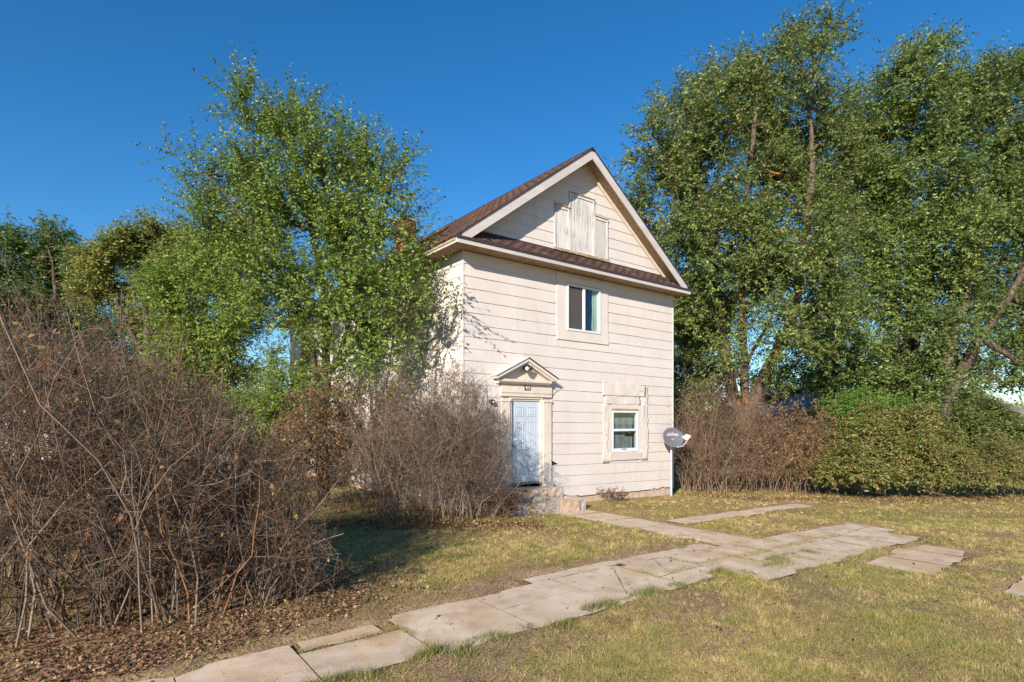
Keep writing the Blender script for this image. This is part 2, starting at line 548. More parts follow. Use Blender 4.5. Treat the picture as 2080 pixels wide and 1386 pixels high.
def slab(parent, u0, u1, v0, v1, rise=.022, jag=.012, skew=.02, cut=None, crack=0):
    """one concrete slab: rough-edged polygon with thickness; crack > 0 breaks it in pieces"""
    cs = [(u0, v0), (u1, v0), (u1, v1), (u0, v1)] if cut is None else cut
    if crack:
        a = random.uniform(0, math.pi); n = (math.cos(a), math.sin(a))
        cu = sum(p[0] for p in cs) / len(cs) + random.uniform(-.15, .15); cv = sum(p[1] for p in cs) / len(cs) + random.uniform(-.12, .12)
        d = n[0] * cu + n[1] * cv
        for sg in (1, -1):
            piece = clip_half(cs, (n[0] * sg, n[1] * sg), d * sg - random.uniform(.0015, .0045))
            if len(piece) > 2: slab(parent, 0, 0, 0, 0, rise, .006, 0, piece, crack - 1)
        return
    cs = [(a + random.uniform(-skew, skew), b + random.uniform(-skew, skew)) for a, b in cs]
    pts = []
    for i, a in enumerate(cs):
        b = cs[(i + 1) % len(cs)]
        L = math.hypot(b[0] - a[0], b[1] - a[1])
        n = max(2, int(L / .11))
        for k in range(n):
            w = k / n
            j = jag if k and not (abs(a[0] - b[0]) < .08) else min(jag, .002)
            pts.append((a[0] + (b[0] - a[0]) * w + random.uniform(-j, j), a[1] + (b[1] - a[1]) * w + random.uniform(-j, j)))
    cu = sum(p[0] for p in pts) / len(pts); cv = sum(p[1] for p in pts) / len(pts)
    x, y = from_uv(cu, cv)
    z0 = float(gz_flat(x, y)) + .004
    ta, tb = .0015, -.001
    top, bot, inn = [], [], []
    for a, b in pts:
        px, py = from_uv(a, b)
        zz = z0 + ta * (a - cu) + tb * (b - cv) - .025 * (max(a, 0) - max(cu, 0))
        inn.append((px + (x - px) * .002, py + (y - py) * .002, zz)); top.append((px, py, zz - .0006)); bot.append((px, py, zz - .09))
    n = len(pts)
    V = inn + top + bot
    Fc = [tuple(range(n))] + [(i, i + n, (i + 1) % n + n, (i + 1) % n) for i in range(n)] + [(i + n, i + 2 * n, (i + 1) % n + 2 * n, (i + 1) % n + n) for i in range(n)]
    b = MB(); b.add(V, Fc)
    o = b.build('slab', M['concrete'], parent)
    o.data.materials.append(M['joint_dirt'])
    for p in o.data.polygons:
        if abs(p.normal.z) < .5: p.material_index = 1
    return o


walk = tag(empty('sidewalk'), 'cracked beige concrete sidewalk running past the left shrub', 'sidewalk', kind='structure')
js = [-13, -12, -11, -10, -9, -8, -7.1, -6.3, -5.35, -4.33, -3.2, -1.95, -.73]
for a, b in zip(js[:-1], js[1:]):
    slab(walk, a + .006, b - .006, WALK_V0 + (.28 if -5.4 < a < -4.4 else -.15 if a > -4.4 else 0), WALK_V1 + (.12 if a > -4.4 else 0), jag=.006, skew=.0, crack=1 if -4.4 < a < -.8 and random.random() < .8 else 0)
slab(walk, -5.30, -4.50, WALK_V0 - .02, WALK_V0 + .25, jag=.03, rise=.018)
for a, b in zip([-.72, .3, 1.25, 2.12, 3.1, 4.05, 4.87, 5.75], [.3, 1.25, 2.12, 3.1, 4.05, 4.85, 5.73, 6.6]):
    m = 5.95 + random.uniform(-.1, .12)
    slab(walk, a + .009, b - .009, WALK_V0 - .04, m - .009, jag=.006, skew=.004, crack=random.choice([0, 1, 1]))
    slab(walk, a + .009, b - .009, m + .009, (WALK_V1 + .12 if a < .2 else 7.0) + random.uniform(-.05, .05), jag=.01, skew=.006, crack=random.choice([0, 1, 1, 2]))
for a, b in ((-2.25, -1.45), (-1.44, -.6), (-.58, .2), (.22, .95), (.97, 1.72)):
    slab(walk, a, b, 4.98 + random.uniform(0, .08), (5.22 if a < -.7 else 5.33), jag=.02, skew=.01, crack=random.choice([0, 1]))
path = tag(empty('front_path'), 'straight concrete path from the stone steps to the sidewalk', 'path', kind='structure')
for a, b in zip([.35, 1.5, 2.45, 3.4, 4.4], [1.48, 2.43, 3.38, 4.38, 5.34]):
    slab(path, 1.87, 2.96, a - .002, b + .002, jag=.006, skew=.004, crack=random.choice([0, 1]))
strip = tag(empty('wheel_strip'), 'narrow sunken concrete strip across the lawn beside the path', 'path', kind='structure')
for a, b in zip([3.3, 4.2, 5.2, 6.2, 7.2, 8.2], [4.18, 5.17, 6.18, 7.18, 8.18, 9.1]):
    slab(strip, a, b + .016, 3.03, 3.6, jag=.02, skew=.004)
apron = tag(empty('broken_apron'), 'broken concrete apron slabs on the lawn at right', 'paving', kind='structure')
for cut in ([(2.55, 7.3), (3.4, 7.25), (3.5, 8.1), (2.6, 8.2)], [(3.45, 7.2), (4.4, 7.15), (4.5, 8.05), (3.55, 8.1)], [(4.45, 7.2), (5.2, 7.3), (5.1, 7.9), (4.55, 8.0)],
            [(2.3, 8.95), (3.7, 8.9), (3.7, 9.8), (2.5, 9.7)], [(3.75, 8.9), (5.2, 8.95), (5.2, 9.8), (3.75, 9.8)], [(5.25, 8.95), (6.5, 8.9), (6.5, 9.8), (5.25, 9.8)]):
    slab(apron, 0, 0, 0, 0, cut=cut, jag=.03, crack=random.choice([0, 1, 1]))

# ------------------------------------------------------------------ the house
WID, LEN, ZB, ZT = 7.64, 13.3, .20, 5.98
OH, RIDGE_U, RIDGE_Z = .45, 3.72, 9.24
house = tag(empty('house', (HC[0], HC[1], 0), HROT), 'two storey cream shingled house with brown roof and boarded attic window', 'house')


def sag(u, z):
    return z - .02 * u * max(0.0, 1 - z / 6.0)


def rects_minus(rects, hole):
    out = []
    for (a, b, c, d) in rects:
        e, f, g, h = hole
        if e >= b or f <= a or g >= d or h <= c: out.append((a, b, c, d)); continue
        if a < e: out.append((a, e, c, d))
        if f < b: out.append((f, b, c, d))
        a2, b2 = max(a, e), min(b, f)
        if c < g: out.append((a2, b2, c, g))
        if h < d: out.append((a2, b2, h, d))
    return [r for r in out if r[1] - r[0] > .012 and r[3] - r[2] > .012]


def shingle_poly(mb, poly, z0, h, map3, lip=.019, top=.006, back=.001):
    """poly in (u,z); map3(u, out, z) -> local point"""
    yo = lambda z: lip - (lip - top) * (z - z0) / h
    fr = [map3(u, yo(z), z) for u, z in poly]
    bk = [map3(u, back, z) for u, z in poly]
    n = len(poly)
    mb.add(fr + bk, [tuple(range(n))] + [(i, n + i, n + (i + 1) % n, (i + 1) % n) for i in range(n)])


OPEN = {'door': (1.16, 2.50, ZB, 2.74), 'low': (4.86, 6.0, 1.22, 2.43), 'up': (3.17, 4.41, 4.48, 5.70)}


def wall_cells(us, zs, holes, y0, y1, zf):
    mb = MB()
    us = sorted(set(us)); zs = sorted(set(zs))
    for a, b in zip(us[:-1], us[1:]):
        for c, d in zip(zs[:-1], zs[1:]):
            m = ((a + b) / 2, (c + d) / 2)
            if any(h[0] < m[0] < h[1] and h[2] < m[1] < h[3] for h in holes): continue
            mb.add([(a, y0, zf(a, c)), (b, y0, zf(b, c)), (b, y0, zf(b, d)), (a, y0, zf(a, d)), (a, y1, zf(a, c)), (b, y1, zf(b, c)), (b, y1, zf(b, d)), (a, y1, zf(a, d))],
                   [(0, 1, 2, 3), (5, 4, 7, 6), (0, 4, 5, 1), (3, 2, 6, 7), (1, 5, 6, 2), (0, 3, 7, 4)])
    return mb


DOOR = (1.27, 2.38, .5, 2.70)
fw = wall_cells([0, 1.27, 2.38, 3.17, 4.41, 4.86, 6.0, WID], [.3, .5, 2.70, 1.22, 2.43, 4.48, 5.70, ZT],
                [DOOR, OPEN['low'], OPEN['up']], 0.0, .14, lambda u, z: sag(u, z) if z < 1 else z).build('front_wall', M['trim'], house)
foundation = MB().box(.06, WID - .04, .03, .25, -.6, .32).build('foundation', M['foundation'], house)
NC = 21
CH = (ZT - ZB) / NC


def fmap(u, o, z): return (u, -o, sag(u, z))


holes = [(1.02, 2.66, ZB - .1, 3.10), (4.80, 6.06, 1.06, 2.60), (3.0, 4.58, 4.30, 5.86)]
for c in range(NC):
    z0, z1 = ZB + c * CH, ZB + (c + 1) * CH
    cuts = [0.0]
    x = .305 if c % 2 else .61
    x += random.uniform(-.03, .03)
    while x < WID - .1:
        cuts.append(x); x += .61
    cuts.append(WID)
    for a, b in zip(cuts[:-1], cuts[1:]):
        dz = random.uniform(-.003, .003) if c else random.choice([0, 0, .004, .012, .02])
        rs = [(a + .0018, b - .0018, z0 - .012 + dz, z1 - .001)]
        for h in holes: rs = rects_minus(rs, h)
        for r in rs:
            mb = MB()
            xs = np.linspace(r[0], r[1], 5)
            poly = [(q, r[2] + random.uniform(-.003, .004)) for q in xs] + [(r[1], r[3]), (r[0], r[3])]
            if c == 0 and a > 6.4:                      # the torn lower edge by the corner
                xs = np.linspace(r[0], r[1], 6)
                low = [(q, r[2] + random.uniform(-.01, .05)) for q in xs]
                poly = low + [(r[1], r[3]), (r[0], r[3])]
            l = .019 + random.uniform(-.003, .004)
            shingle_poly(mb, poly, z0, CH, fmap, lip=l)
            mb.build('siding_shingle', M['siding'], fw)

# left side wall: solid wall and joined siding
LW_WIN = (10.6, 11.8, 4.2, 5.6)
lw = wall_cells([0.14, 10.6, 11.8, LEN], [.3, 4.2, 5.6, ZT], [LW_WIN], 0, .14, lambda a, z: z)
lw.v = [(y, x, z) for x, y, z in lw.v]
lw = lw.build('side_wall', M['trim'], house)
mb = MB()
for c in range(NC):
    z0, z1 = ZB + c * CH, ZB + (c + 1) * CH
    x = 0.0; first = .305 if c % 2 else .61
    while x < LEN:
        x2 = min(LEN, x + (first if x == 0 else .61))
        for r in rects_minus([(x + .001, x2 - .001, z0 - .012 + random.uniform(-.003, .003), z1 - .001)], LW_WIN):
            shingle_poly(mb, [(r[0], r[2]), (r[1], r[2]), (r[1], r[3]), (r[0], r[3])], z0, CH, lambda u, o, z: (-o, u, z))
        x = x2
o = mb.build('siding', M['siding'], lw); o['kind'] = 'stuff'
MB().box(-.022, .0, -.024, .03, .14, ZT - .002).build('corner_strip', M['trim_flat'], house)
MB().box(WID - .015, WID + .022, -.024, .04, .04, ZT - .002).build('corner_strip', M['trim_flat'], house)
MB().box(WID - .14, WID, .14, LEN, .3, ZT).build('side_wall', M['trim'], house)
MB().box(.14, WID - .14, LEN - .14, LEN, .3, ZT).build('back_wall', M['trim'], house)
MB().box(.02, WID - .02, .26, LEN - .02, -.6, .295).build('floor_slab', M['foundation'], house)
MB().box(.15, WID - .15, .5, LEN - .15, 3.05, 3.15).build('upper_floor', M['void'], house)
MB().box(.15, WID - .15, 2.6, 2.7, .3, 3.04).build('inner_wall', M['curtain_grey'], house)

# gable wall and its siding
EAVE_Z = 6.13
SLOPE = (RIDGE_Z - EAVE_Z) / (RIDGE_U + OH + .02)
SLOPE_R = (RIDGE_Z - EAVE_Z) / (7.94 - RIDGE_U)
def roof_z(u): return EAVE_Z + (u + OH + .02) * SLOPE if u < RIDGE_U else RIDGE_Z - (u - RIDGE_U) * SLOPE_R
GB = 6.44
def rake_u(z):
    return (z - EAVE_Z) / SLOPE - OH - .02, RIDGE_U + (RIDGE_Z - z) / SLOPE_R
a, b = rake_u(GB + .16)
gable = MB().prism([(a, 0, GB), (b, 0, GB), (RIDGE_U, 0, RIDGE_Z - .12)], (0, .14, 0)).build('gable_wall', M['trim'], house)
ATTIC = [(2.744, 3.255, 6.53, 7.66), (3.255, 4.178, 6.53, 8.09), (4.178, 4.714, 6.53, 7.67)]
nl = (-SLOPE, 1.0); dl = EAVE_Z - .13 + (OH + .02) * SLOPE
nr = (SLOPE_R, 1.0); dr = RIDGE_Z - .13 + RIDGE_U * SLOPE_R
c = 0; z0 = GB - .05
while z0 < RIDGE_Z - .2:
    z1 = z0 + CH
    x = -.3 + (.3 if c % 2 else 0)
    while x < 7.9:
        rs = [(x + .001, x + .609, z0 - .012 + random.uniform(-.003, .003), z1 - .001)]
        for h in ATTIC: rs = rects_minus(rs, h)
        for r in rs:
            poly = [(r[0], r[2]), (r[1], r[2]), (r[1], r[3]), (r[0], r[3])]
            poly = clip_half(poly, nl, dl)
            poly = clip_half(poly, nr, dr) if len(poly) > 2 else []
            if len(poly) > 2 and max(p[0] for p in poly) - min(p[0] for p in poly) > .02:
                mb = MB(); shingle_poly(mb, poly, z0, CH, lambda u, o, z: (u, -o, z)); mb.build('siding_shingle', M['siding'], gable)
        x += .61
    z0 = z1; c += 1

# boarded attic window
att = MB()
for (a, b, c, d) in ATTIC: att.box(a + .05, b - .05, -.012, .0, c + .03, d - .04)
att = att.build('attic_window', M['void'], house)
for i, (a, b, c, d) in enumerate(ATTIC):
    MB().box(a + .055, b - .055, -.030, -.014, c + .05, d - .075).build('board', M['grey_board' if i == 2 else 'weathered_white'], att)
    MB().box(a + .002, a + .054, -.045, -.002, c + .04, d - .07).build('casing', M['weathered_white'], att)
    MB().box(b - .054, b - .002, -.046, -.002, c + .04, d - .07).build('casing', M['weathered_white'], att)
    MB().box(a - .004, b + .004, -.05, -.001, d - .069, d).build('head_casing', M['weathered_white'], att)
    MB().box(a - .012, b + .012, -.07, -.001, d + .002, d + .02).build('drip_cap', M['soffit'], att)
MB().box(2.70, 4.76, -.075, -.002, 6.50, 6.565).build('sill', M['soffit'], att)

# roof: two decks, fascia, soffit, shingles
Y0, Y1 = -.43, LEN + .43
def slope_box(u0, u1, y0, y1, t0, t1, right=False):
    """box lying on the roof slope between offsets t0..t1 measured down from the roof plane"""
    za, zb = roof_z(u0), roof_z(u1)
    P = [(u0, y0, za - t1), (u1, y0, zb - t1), (u1, y1, zb - t1), (u0, y1, za - t1), (u0, y0, za - t0), (u1, y0, zb - t0), (u1, y1, zb - t0), (u0, y1, za - t0)]
    return P, [(0, 3, 2, 1), (4, 5, 6, 7), (0, 1, 5, 4), (1, 2, 6, 5), (2, 3, 7, 6), (3, 0, 4, 7)]
roof = MB()
roof.add(*slope_box(-OH - .02, RIDGE_U, Y0 + .03, Y1, .012, .10))
roof.add(*slope_box(RIDGE_U, 7.94, Y0 + .03, Y1, .012, .10))
roof = roof.build('roof', M['soffit'], house)


def tabs(name, mat, parent, u0, u1, y0, y1, zf, expo=.14, tab=.3, ok=None):
    """asphalt shingle tabs from the eave upwards; zf(u) is the roof plane; strips run along y"""
    Vs, Fs, T = [], [], []
    L = abs(u1 - u0); slope = math.hypot(1, (zf(u1) - zf(u0)) / (u1 - u0))
    rows = int(L * slope / expo)
    for r in range(rows + 1):
        ua = u0 + (u1 - u0) * min(1, r * expo / (L * slope)); ub = u0 + (u1 - u0) * min(1, (r + 1.35) * expo / (L * slope))
        if abs(ub - ua) < .02: continue
        y = y0 - (.15 if r % 2 else 0)
        while y < y1:
            ya, yb = max(y0, y + .003), min(y1, y + tab - .003); y += tab
            if yb - ya < .02: continue
            if ok and not ok(ya, yb, zf(ub)): continue
            h = .012 + random.uniform(0, .005)
            n = len(Vs)
            za, zb = zf(ua), zf(ub)
            Vs += [(ua, ya, za - .004), (ua, yb, za - .004), (ub, yb, zb - .002), (ub, ya, zb - .002), (ua, ya, za + h), (ua, yb, za + h), (ub, yb, zb + .002), (ub, ya, zb + .002)]
            Fs += [(n + 4, n + 5, n + 6, n + 7), (n, n + 1, n + 5, n + 4), (n, n + 4, n + 7, n + 3), (n + 1, n + 2, n + 6, n + 5)]
            T += [random.random()] * 8
    o = link(name, np_mesh(name, np.array(Vs), np.array(Fs), np.array(T)), parent, mat)
    o['kind'] = 'stuff'
    return o


tabs('roof_shingles', M['roof_shingle'], roof, -OH - .04, RIDGE_U, Y0 - .01, Y1, roof_z)
tabs('roof_shingles', M['roof_shingle'], roof, 7.96, RIDGE_U + .001, Y0 - .01, Y1, roof_z)
mb = MB()
y = Y0
while y < Y1:
    mb.prism([(RIDGE_U - .13, y, roof_z(RIDGE_U - .13) + .012), (RIDGE_U, y, RIDGE_Z + .03), (RIDGE_U + .13, y, roof_z(RIDGE_U + .13) + .012), (RIDGE_U + .13, y, roof_z(RIDGE_U + .13)), (RIDGE_U - .13, y, roof_z(RIDGE_U - .13))], (0, .24, .01)); y += .23
np_t = mb.build('ridge_cap', M['drip_edge'], roof)
# rake boards with the brown metal edge above, soffit boards below
RU0, RU1 = -.30, 7.80
def rake(u0, u1, name, mat, y0, y1, t0, t1, parent):
    P, Fq = slope_box(u0, u1, y0, y1, t0, t1)
    b = MB(); b.add(P, Fq); return b.build(name, mat, parent)
for s in (0, 1):
    a, b = (RU0, RIDGE_U - .001) if s == 0 else (RIDGE_U + .001, RU1)
    rake(a, b, 'rake_board', M['fascia'], -.425, -.40, .035, .29, roof)
    a2, b2 = (-OH - .02, RIDGE_U - .001) if s == 0 else (RIDGE_U + .001, 7.94)
    rake(a2, b2, 'drip_edge', M['drip_edge'], -.446, -.427, -.008, .034, roof)
    rake(a + .25 * (s == 0), b - .25 * (s == 1), 'rake_soffit', M['soffit'], -.40, -.0, .13, .15, roof)
    rake(a + .25 * (s == 0), b - .25 * (s == 1), 'frieze_board', M['trim'], -.05, -.021, .152, .26, roof)
# side eaves
MB().box(-OH, -OH + .025, Y0 - .02, Y1, 5.98, EAVE_Z - .03).build('fascia_board', M['fascia'], roof)
MB().box(-OH - .025, -OH - .002, Y0 - .02, Y1, EAVE_Z - .045, EAVE_Z + .004).build('drip_edge', M['drip_edge'], roof)
MB().box(-OH + .026, -.02, -.40, Y1, 5.985, 6.0).build('eave_soffit', M['soffit'], roof)
MB().box(7.90, 7.925, Y0 - .02, Y1, 5.98, EAVE_Z - .03).build('fascia_board', M['fascia'], roof)
MB().box(WID + .02, 7.899, -.40, Y1, 5.985, 6.0).build('eave_soffit', M['soffit'], roof)
# pent roof across the front
pent = MB()
PZ = EAVE_Z - .015
PENT_TOP = 6.50
ul, ur = .06, 7.36
pent.add([(-OH + .06, -OH + .01, PZ - .02), (7.86, -OH + .01, PZ - .02), (ur, -.001, PENT_TOP - .03), (ul, -.001, PENT_TOP - .03), (-OH + .06, -OH + .01, PZ - .10), (7.86, -OH + .01, PZ - .10), (ur, -.001, PENT_TOP - .10), (ul, -.001, PENT_TOP - .10)],
         [(0, 1, 2, 3), (7, 6, 5, 4), (0, 4, 5, 1), (1, 5, 6, 2), (2, 6, 7, 3), (3, 7, 4, 0)])
pent = pent.build('pent_roof', M['soffit'], house)
MB().box(-OH + .026, 7.925, -OH - .012, -OH + .012, 5.975, EAVE_Z - .04).build('fascia_board', M['fascia'], pent)
MB().box(-OH - .02, 7.945, -OH - .036, -OH - .013, EAVE_Z - .06, EAVE_Z - .004).build('drip_edge', M['drip_edge'], pent)
MB().box(-OH + .03, 7.895, -OH + .013, -.021, 5.987, 6.002).build('soffit', M['soffit'], pent)
ps = tabs('roof_shingles', M['roof_shingle'], pent, -OH - .03, -.004, -7.92, OH - .02, lambda s: PZ + (s + OH) / OH * (PENT_TOP - PZ) + .004, ok=lambda a, b, z: roof_z(-b) > z - .03 and roof_z(-a) > z - .03)
co = np.zeros(len(ps.data.vertices) * 3, np.float32); ps.data.vertices.foreach_get('co', co); co = co.reshape(-1, 3)
ps.data.vertices.foreach_set('co', np.stack([-co[:, 1], co[:, 0], co[:, 2]], -1).ravel()); ps.data.update()
MB().box(.08, 7.34, -.03, -.002, PENT_TOP - .03, PENT_TOP + .02).build('flashing', M['drip_edge'], pent)

# chimney of bricks
chim = MB().box(3.4, 4.04, 9.97, 10.61, 8.6, 10.34).build('chimney', M['mortar'], house)
Vs, Fs, T = [], [], []
z = 8.62; r = 0
while z < 10.28:
    for side in range(4):
        x = -.33 + (.11 if r % 2 else 0)
        while x < .32:
            a, b = max(-.33, x), min(.33, x + .205)
            if b - a > .03:
                o_ = .335 + random.uniform(-.003, .004)
                q = [(a, -o_ + .03, z), (b, -o_ + .03, z), (b, -o_ + .03, z + .062), (a, -o_ + .03, z + .062), (a, -o_, z), (b, -o_, z), (b, -o_, z + .062), (a, -o_, z + .062)]
                cs, sn = [(1, 0), (0, 1), (-1, 0), (0, -1)][side]
                n = len(Vs)
                Vs += [(3.72 + p[0] * cs - p[1] * sn, 10.29 + p[0] * sn + p[1] * cs, p[2]) for p in q]
                Fs += [(n + 4, n + 5, n + 6, n + 7), (n + 7, n + 6, n + 2, n + 3), (n, n + 1, n + 5, n + 4), (n, n + 4, n + 7, n + 3), (n + 1, n + 2, n + 6, n + 5)]
                T += [random.random()] * 8
            x += .215
    z += .074; r += 1
o = link('bricks', np_mesh('bricks', np.array(Vs), np.array(Fs), np.array(T)), chim, M['brick']); o['kind'] = 'stuff'
MB().box(3.34, 4.10, 9.91, 10.67, 10.29, 10.38).build('chimney_cap', M['mortar'], chim, .02)

# upper sliding window
def window_frame(parent, a, b, c, d, w, y0, y1, mat, mid=None, midz=None):
    MB().box(a, a + w, y0, y1, c, d).build('frame', mat, parent)
    MB().box(b - w, b, y0, y1, c, d).build('frame', mat, parent)
    MB().box(a + w, b - w, y0 + .001, y1, d - w, d).build('frame', mat, parent)
    MB().box(a + w, b - w, y0 + .001, y1, c, c + w).build('frame', mat, parent)


def curtain(name, mat, parent, a, b, c, d, y, amp=.025, waves=6, n=40, dips=0):
    xs = np.linspace(a, b, n); zs = np.linspace(c, d, 8)
    Vv = np.array([(x + .01 * math.sin(z * 9), y + amp * math.sin((x - a) / (b - a) * waves * 6.28 + .6 * math.sin(z * 3)), z - (dips * abs(math.sin((x - a) / (b - a) * 9.4)) if z == zs[0] else 0)) for z in zs for x in xs])
    i = np.arange(8 * n).reshape(8, n)
    Fq = np.stack([i[:-1, :-1], i[:-1, 1:], i[1:, 1:], i[1:, :-1]], -1).reshape(-1, 4)
    return link(name, np_mesh(name, Vv, Fq), parent, mat, True)


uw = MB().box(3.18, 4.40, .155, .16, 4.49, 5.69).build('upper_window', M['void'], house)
uw['label'] = 'sliding upper window with grey screen on its left half'
a, b, c, d = 3.17, 4.41, 4.48, 5.70
window_frame(uw, a, b, c, d, .05, -.055, .06, M['white_vinyl'])
MB().box(3.752, 3.832, -.04, .05, c + .05, d - .05).build('meeting_stile', M['white_vinyl'], uw)
MB().box(3.225, 3.751, .012, .016, c + .05, d - .05).build('pane', M['window_glass'], uw)
MB().box(3.833, 4.355, .022, .026, c + .05, d - .05).build('pane', M['window_glass'], uw)
MB().box(3.222, 3.751, -.012, -.008, c + .05, d - .05).build('insect_screen', M['insect_screen'], uw)
MB().box(3.56, 3.60, -.006, .008, c + .05, d - .05).build('sash_bar', M['white_vinyl'], uw)
curtain('curtain', M['curtain_green'], uw, 4.18, 4.37, c + .02, d - .03, .06, .015, 3, 24)
curtain('curtain', M['curtain_green'], uw, 3.52, 3.70, c + .02, d - .03, .06, .015, 3, 24)
MB().box(2.82, 3.165, -.034, -.002, 4.47, 5.72).build('window_trim', M['trim_flat'], uw)
MB().box(4.415, 4.72, -.034, -.002, 4.47, 5.72).build('window_trim', M['trim_flat'], uw)
MB().box(2.81, 4.73, -.036, -.002, 5.722, 5.97).build('window_trim', M['trim_flat'], uw)
MB().box(2.83, 4.74, -.038, -.002, 4.22, 4.468).build('window_trim', M['trim_flat'], uw)
MB().tube([(2.9 + 1.6 * i / 10, -.045, 5.93 - .04 * math.sin(i / 10 * 3.1)) for i in range(11)], .014, 6).build('cable', M['trim'], uw, smooth=True)

# side window
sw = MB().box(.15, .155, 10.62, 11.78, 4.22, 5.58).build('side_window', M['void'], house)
for (p, q, r_, s) in ((10.6, 10.66, 4.2, 5.6), (11.74, 11.8, 4.2, 5.6), (10.66, 11.74, 4.2, 4.26), (10.66, 11.74, 5.54, 5.6), (10.66, 11.74, 4.87, 4.92)):
    MB().box(-.05, .05, p, q, r_, s).build('frame', M['white_vinyl'], sw)
MB().box(.02, .025, 10.67, 11.73, 4.26, 5.54).build('pane', M['window_glass'], sw)

# lower double-hung window
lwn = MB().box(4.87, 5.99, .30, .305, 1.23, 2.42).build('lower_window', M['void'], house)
lwn['label'] = 'white double hung window with sagging grey curtain'
a, b, c, d = 4.88, 5.98, 1.23, 2.40
window_frame(lwn, a, b, c, d, .055, -.045, .05, M['white_vinyl'])
MB().box(a + .055, b - .055, -.035, .03, 1.82, 1.885).build('meeting_rail', M['white_vinyl'], lwn)
MB().box(a + .055, b - .055, -.03, -.002, 1.285, 1.335).build('sash_rail', M['white_vinyl'], lwn)
MB().box(5.28, 5.50, -.036, -.031, 1.298, 1.318).build('sash_lift', M['black_metal'], lwn)
MB().box(a + .056, b - .056, .006, .010, 1.886, d - .055).build('pane', M['window_glass'], lwn)
MB().box(a + .056, b - .056, -.008, -.004, 1.335, 1.819).build('pane', M['window_glass'], lwn)
curtain('curtain', M['curtain_grey'], lwn, 5.02, 5.84, 1.80, 2.20, .045, .006, 3, 40, .05)
curtain('curtain', M['curtain_grey'], lwn, 4.98, 5.50, 1.25, 1.72, .05, .006, 1.5, 30)
curtain('curtain', M['curtain_grey'], lwn, 5.36, 5.86, 1.25, 1.66, .085, .006, 1.5, 30)
MB().box(4.74, 4.878, -.040, -.002, 1.08, 2.56).build('window_trim', M['trim_flat'], lwn)
MB().box(5.982, 6.12, -.040, -.002, 1.08, 2.56).build('window_trim', M['trim_flat'], lwn)
MB().box(4.879, 5.981, -.042, -.002, 2.45, 2.58).build('window_trim', M['trim'], lwn)
MB().box(4.86, 6.0, -.050, -.041, 2.402, 2.44).build('window_trim', M['soffit'], lwn)
MB().prism([(4.76, -.002, 1.0), (4.76, -.045, 1.0), (4.76, -.075, 1.20), (4.76, -.002, 1.228)], (1.35, 0, 0)).build('sill', M['trim_flat'], lwn)


def tin(u0, u1, z0, z1, y, n=14, amp=.016, seed=0):
    """crumpled sheet patch with thickness"""
    us = np.linspace(u0, u1, n); zs = np.linspace(z0, z1, n)
    Uu, Zz = np.meshgrid(us, zs)
    h = vnoise(Uu, Zz * .35, .28, seed) - .5 + .35 * (vnoise(Uu, Zz * .5, .11, seed + 1) - .5)
    eu = ((vnoise(Zz, Zz, .15, seed + 2) - .5) * .07 + (vnoise(Zz, Zz, .05, seed + 3) - .5) * .02) * np.where(Uu < (u0 + u1) / 2, 1, -1)
    A = np.stack([Uu + eu, -(y + amp * (h + .4)), Zz + ((vnoise(Uu, Uu, .45, seed + 4) - .5) * .09 + (vnoise(Uu, Uu, .09, seed + 5) - .5) * .015) * (Zz > (z0 + z1) / 2)], -1).reshape(-1, 3)
    B = A + np.array([0, .012, 0])
    i = np.arange(n * n).reshape(n, n)
    Fq = np.stack([i[:-1, :-1], i[:-1, 1:], i[1:, 1:], i[1:, :-1]], -1).reshape(-1, 4)
    rim = np.concatenate([i[0, :], i[1:, -1], i[-1, -2::-1], i[-2:0:-1, 0]])
    Fr = np.stack([rim, rim + n * n, np.roll(rim, -1) + n * n, np.roll(rim, -1)], -1)
    me = np_mesh('patch', np.concatenate([A, B]), np.concatenate([Fq, Fr]))
    return link('sheet_patch', me, lwn, M['trim_flat'], True)


tin(4.52, 4.735, .95, 2.62, .036, 18, .014, 40)
tin(6.125, 6.42, .96, 2.62, .036, 18, .014, 50)
tin(4.50, 6.28, 2.82, 3.16, .046, 26, .03, 60)
tin(4.58, 6.08, 2.585, 2.86, .034, 26, .03, 70)
tin(6.10, 6.44, 2.62, 3.12, .030, 12, .012, 80)

# door and its surround
door = MB().box(1.376, 2.273, .03, .07, .60, 2.60).build('front_door', M['door_paint'], house, .003)
door['label'] = 'pale blue six panel front door'
for (a, b) in ((1.50, 1.76), (1.89, 2.15)):
    for (c, d) in ((2.22, 2.46), (1.38, 2.10), (.75, 1.22)):
        mb = MB()
        mb.box(a, b, .022, .031, c, c + .022); mb.box(a, b, .022, .031, d - .022, d)
        mb.box(a, a + .022, .0222, .031, c + .023, d - .023); mb.box(b - .022, b, .0222, .031, c + .023, d - .023)
        mb.prism([(a + .05, .03, c + .05), (b - .05, .03, c + .05), (b - .05, .03, d - .05), (a + .05, .03, d - .05)], (0, -.008, 0))
        mb.build('panel', M['door_paint'], door, .002)
MB().tube([(1.45, .03, 1.5), (1.45, -.01, 1.5), (1.45, -.03, 1.5)], [.026, .015, .03], 10).build('knob', M['brass'], door, smooth=True)
MB().box(1.37, 2.28, .015, .085, .545, .598).build('threshold', M['grey_fascia'], door)
sur = MB().box(1.272, 1.374, .0, .14, .52, 2.72).build('door_surround', M['trim'], house)
MB().box(2.276, 2.376, .0, .14, .52, 2.72).build('jamb', M['trim'], sur)
MB().box(1.375, 2.275, .001, .14, 2.602, 2.718).build('head_jamb', M['trim'], sur)
MB().box(1.30, 1.36, -.03, -.001, .56, 2.70).build('stop_bead', M['trim'], sur)
MB().box(2.29, 2.35, -.03, -.001, .56, 2.70).build('stop_bead', M['trim'], sur)
MB().box(1.361, 2.289, -.03, -.001, 2.65, 2.70).build('stop_bead', M['trim'], sur)
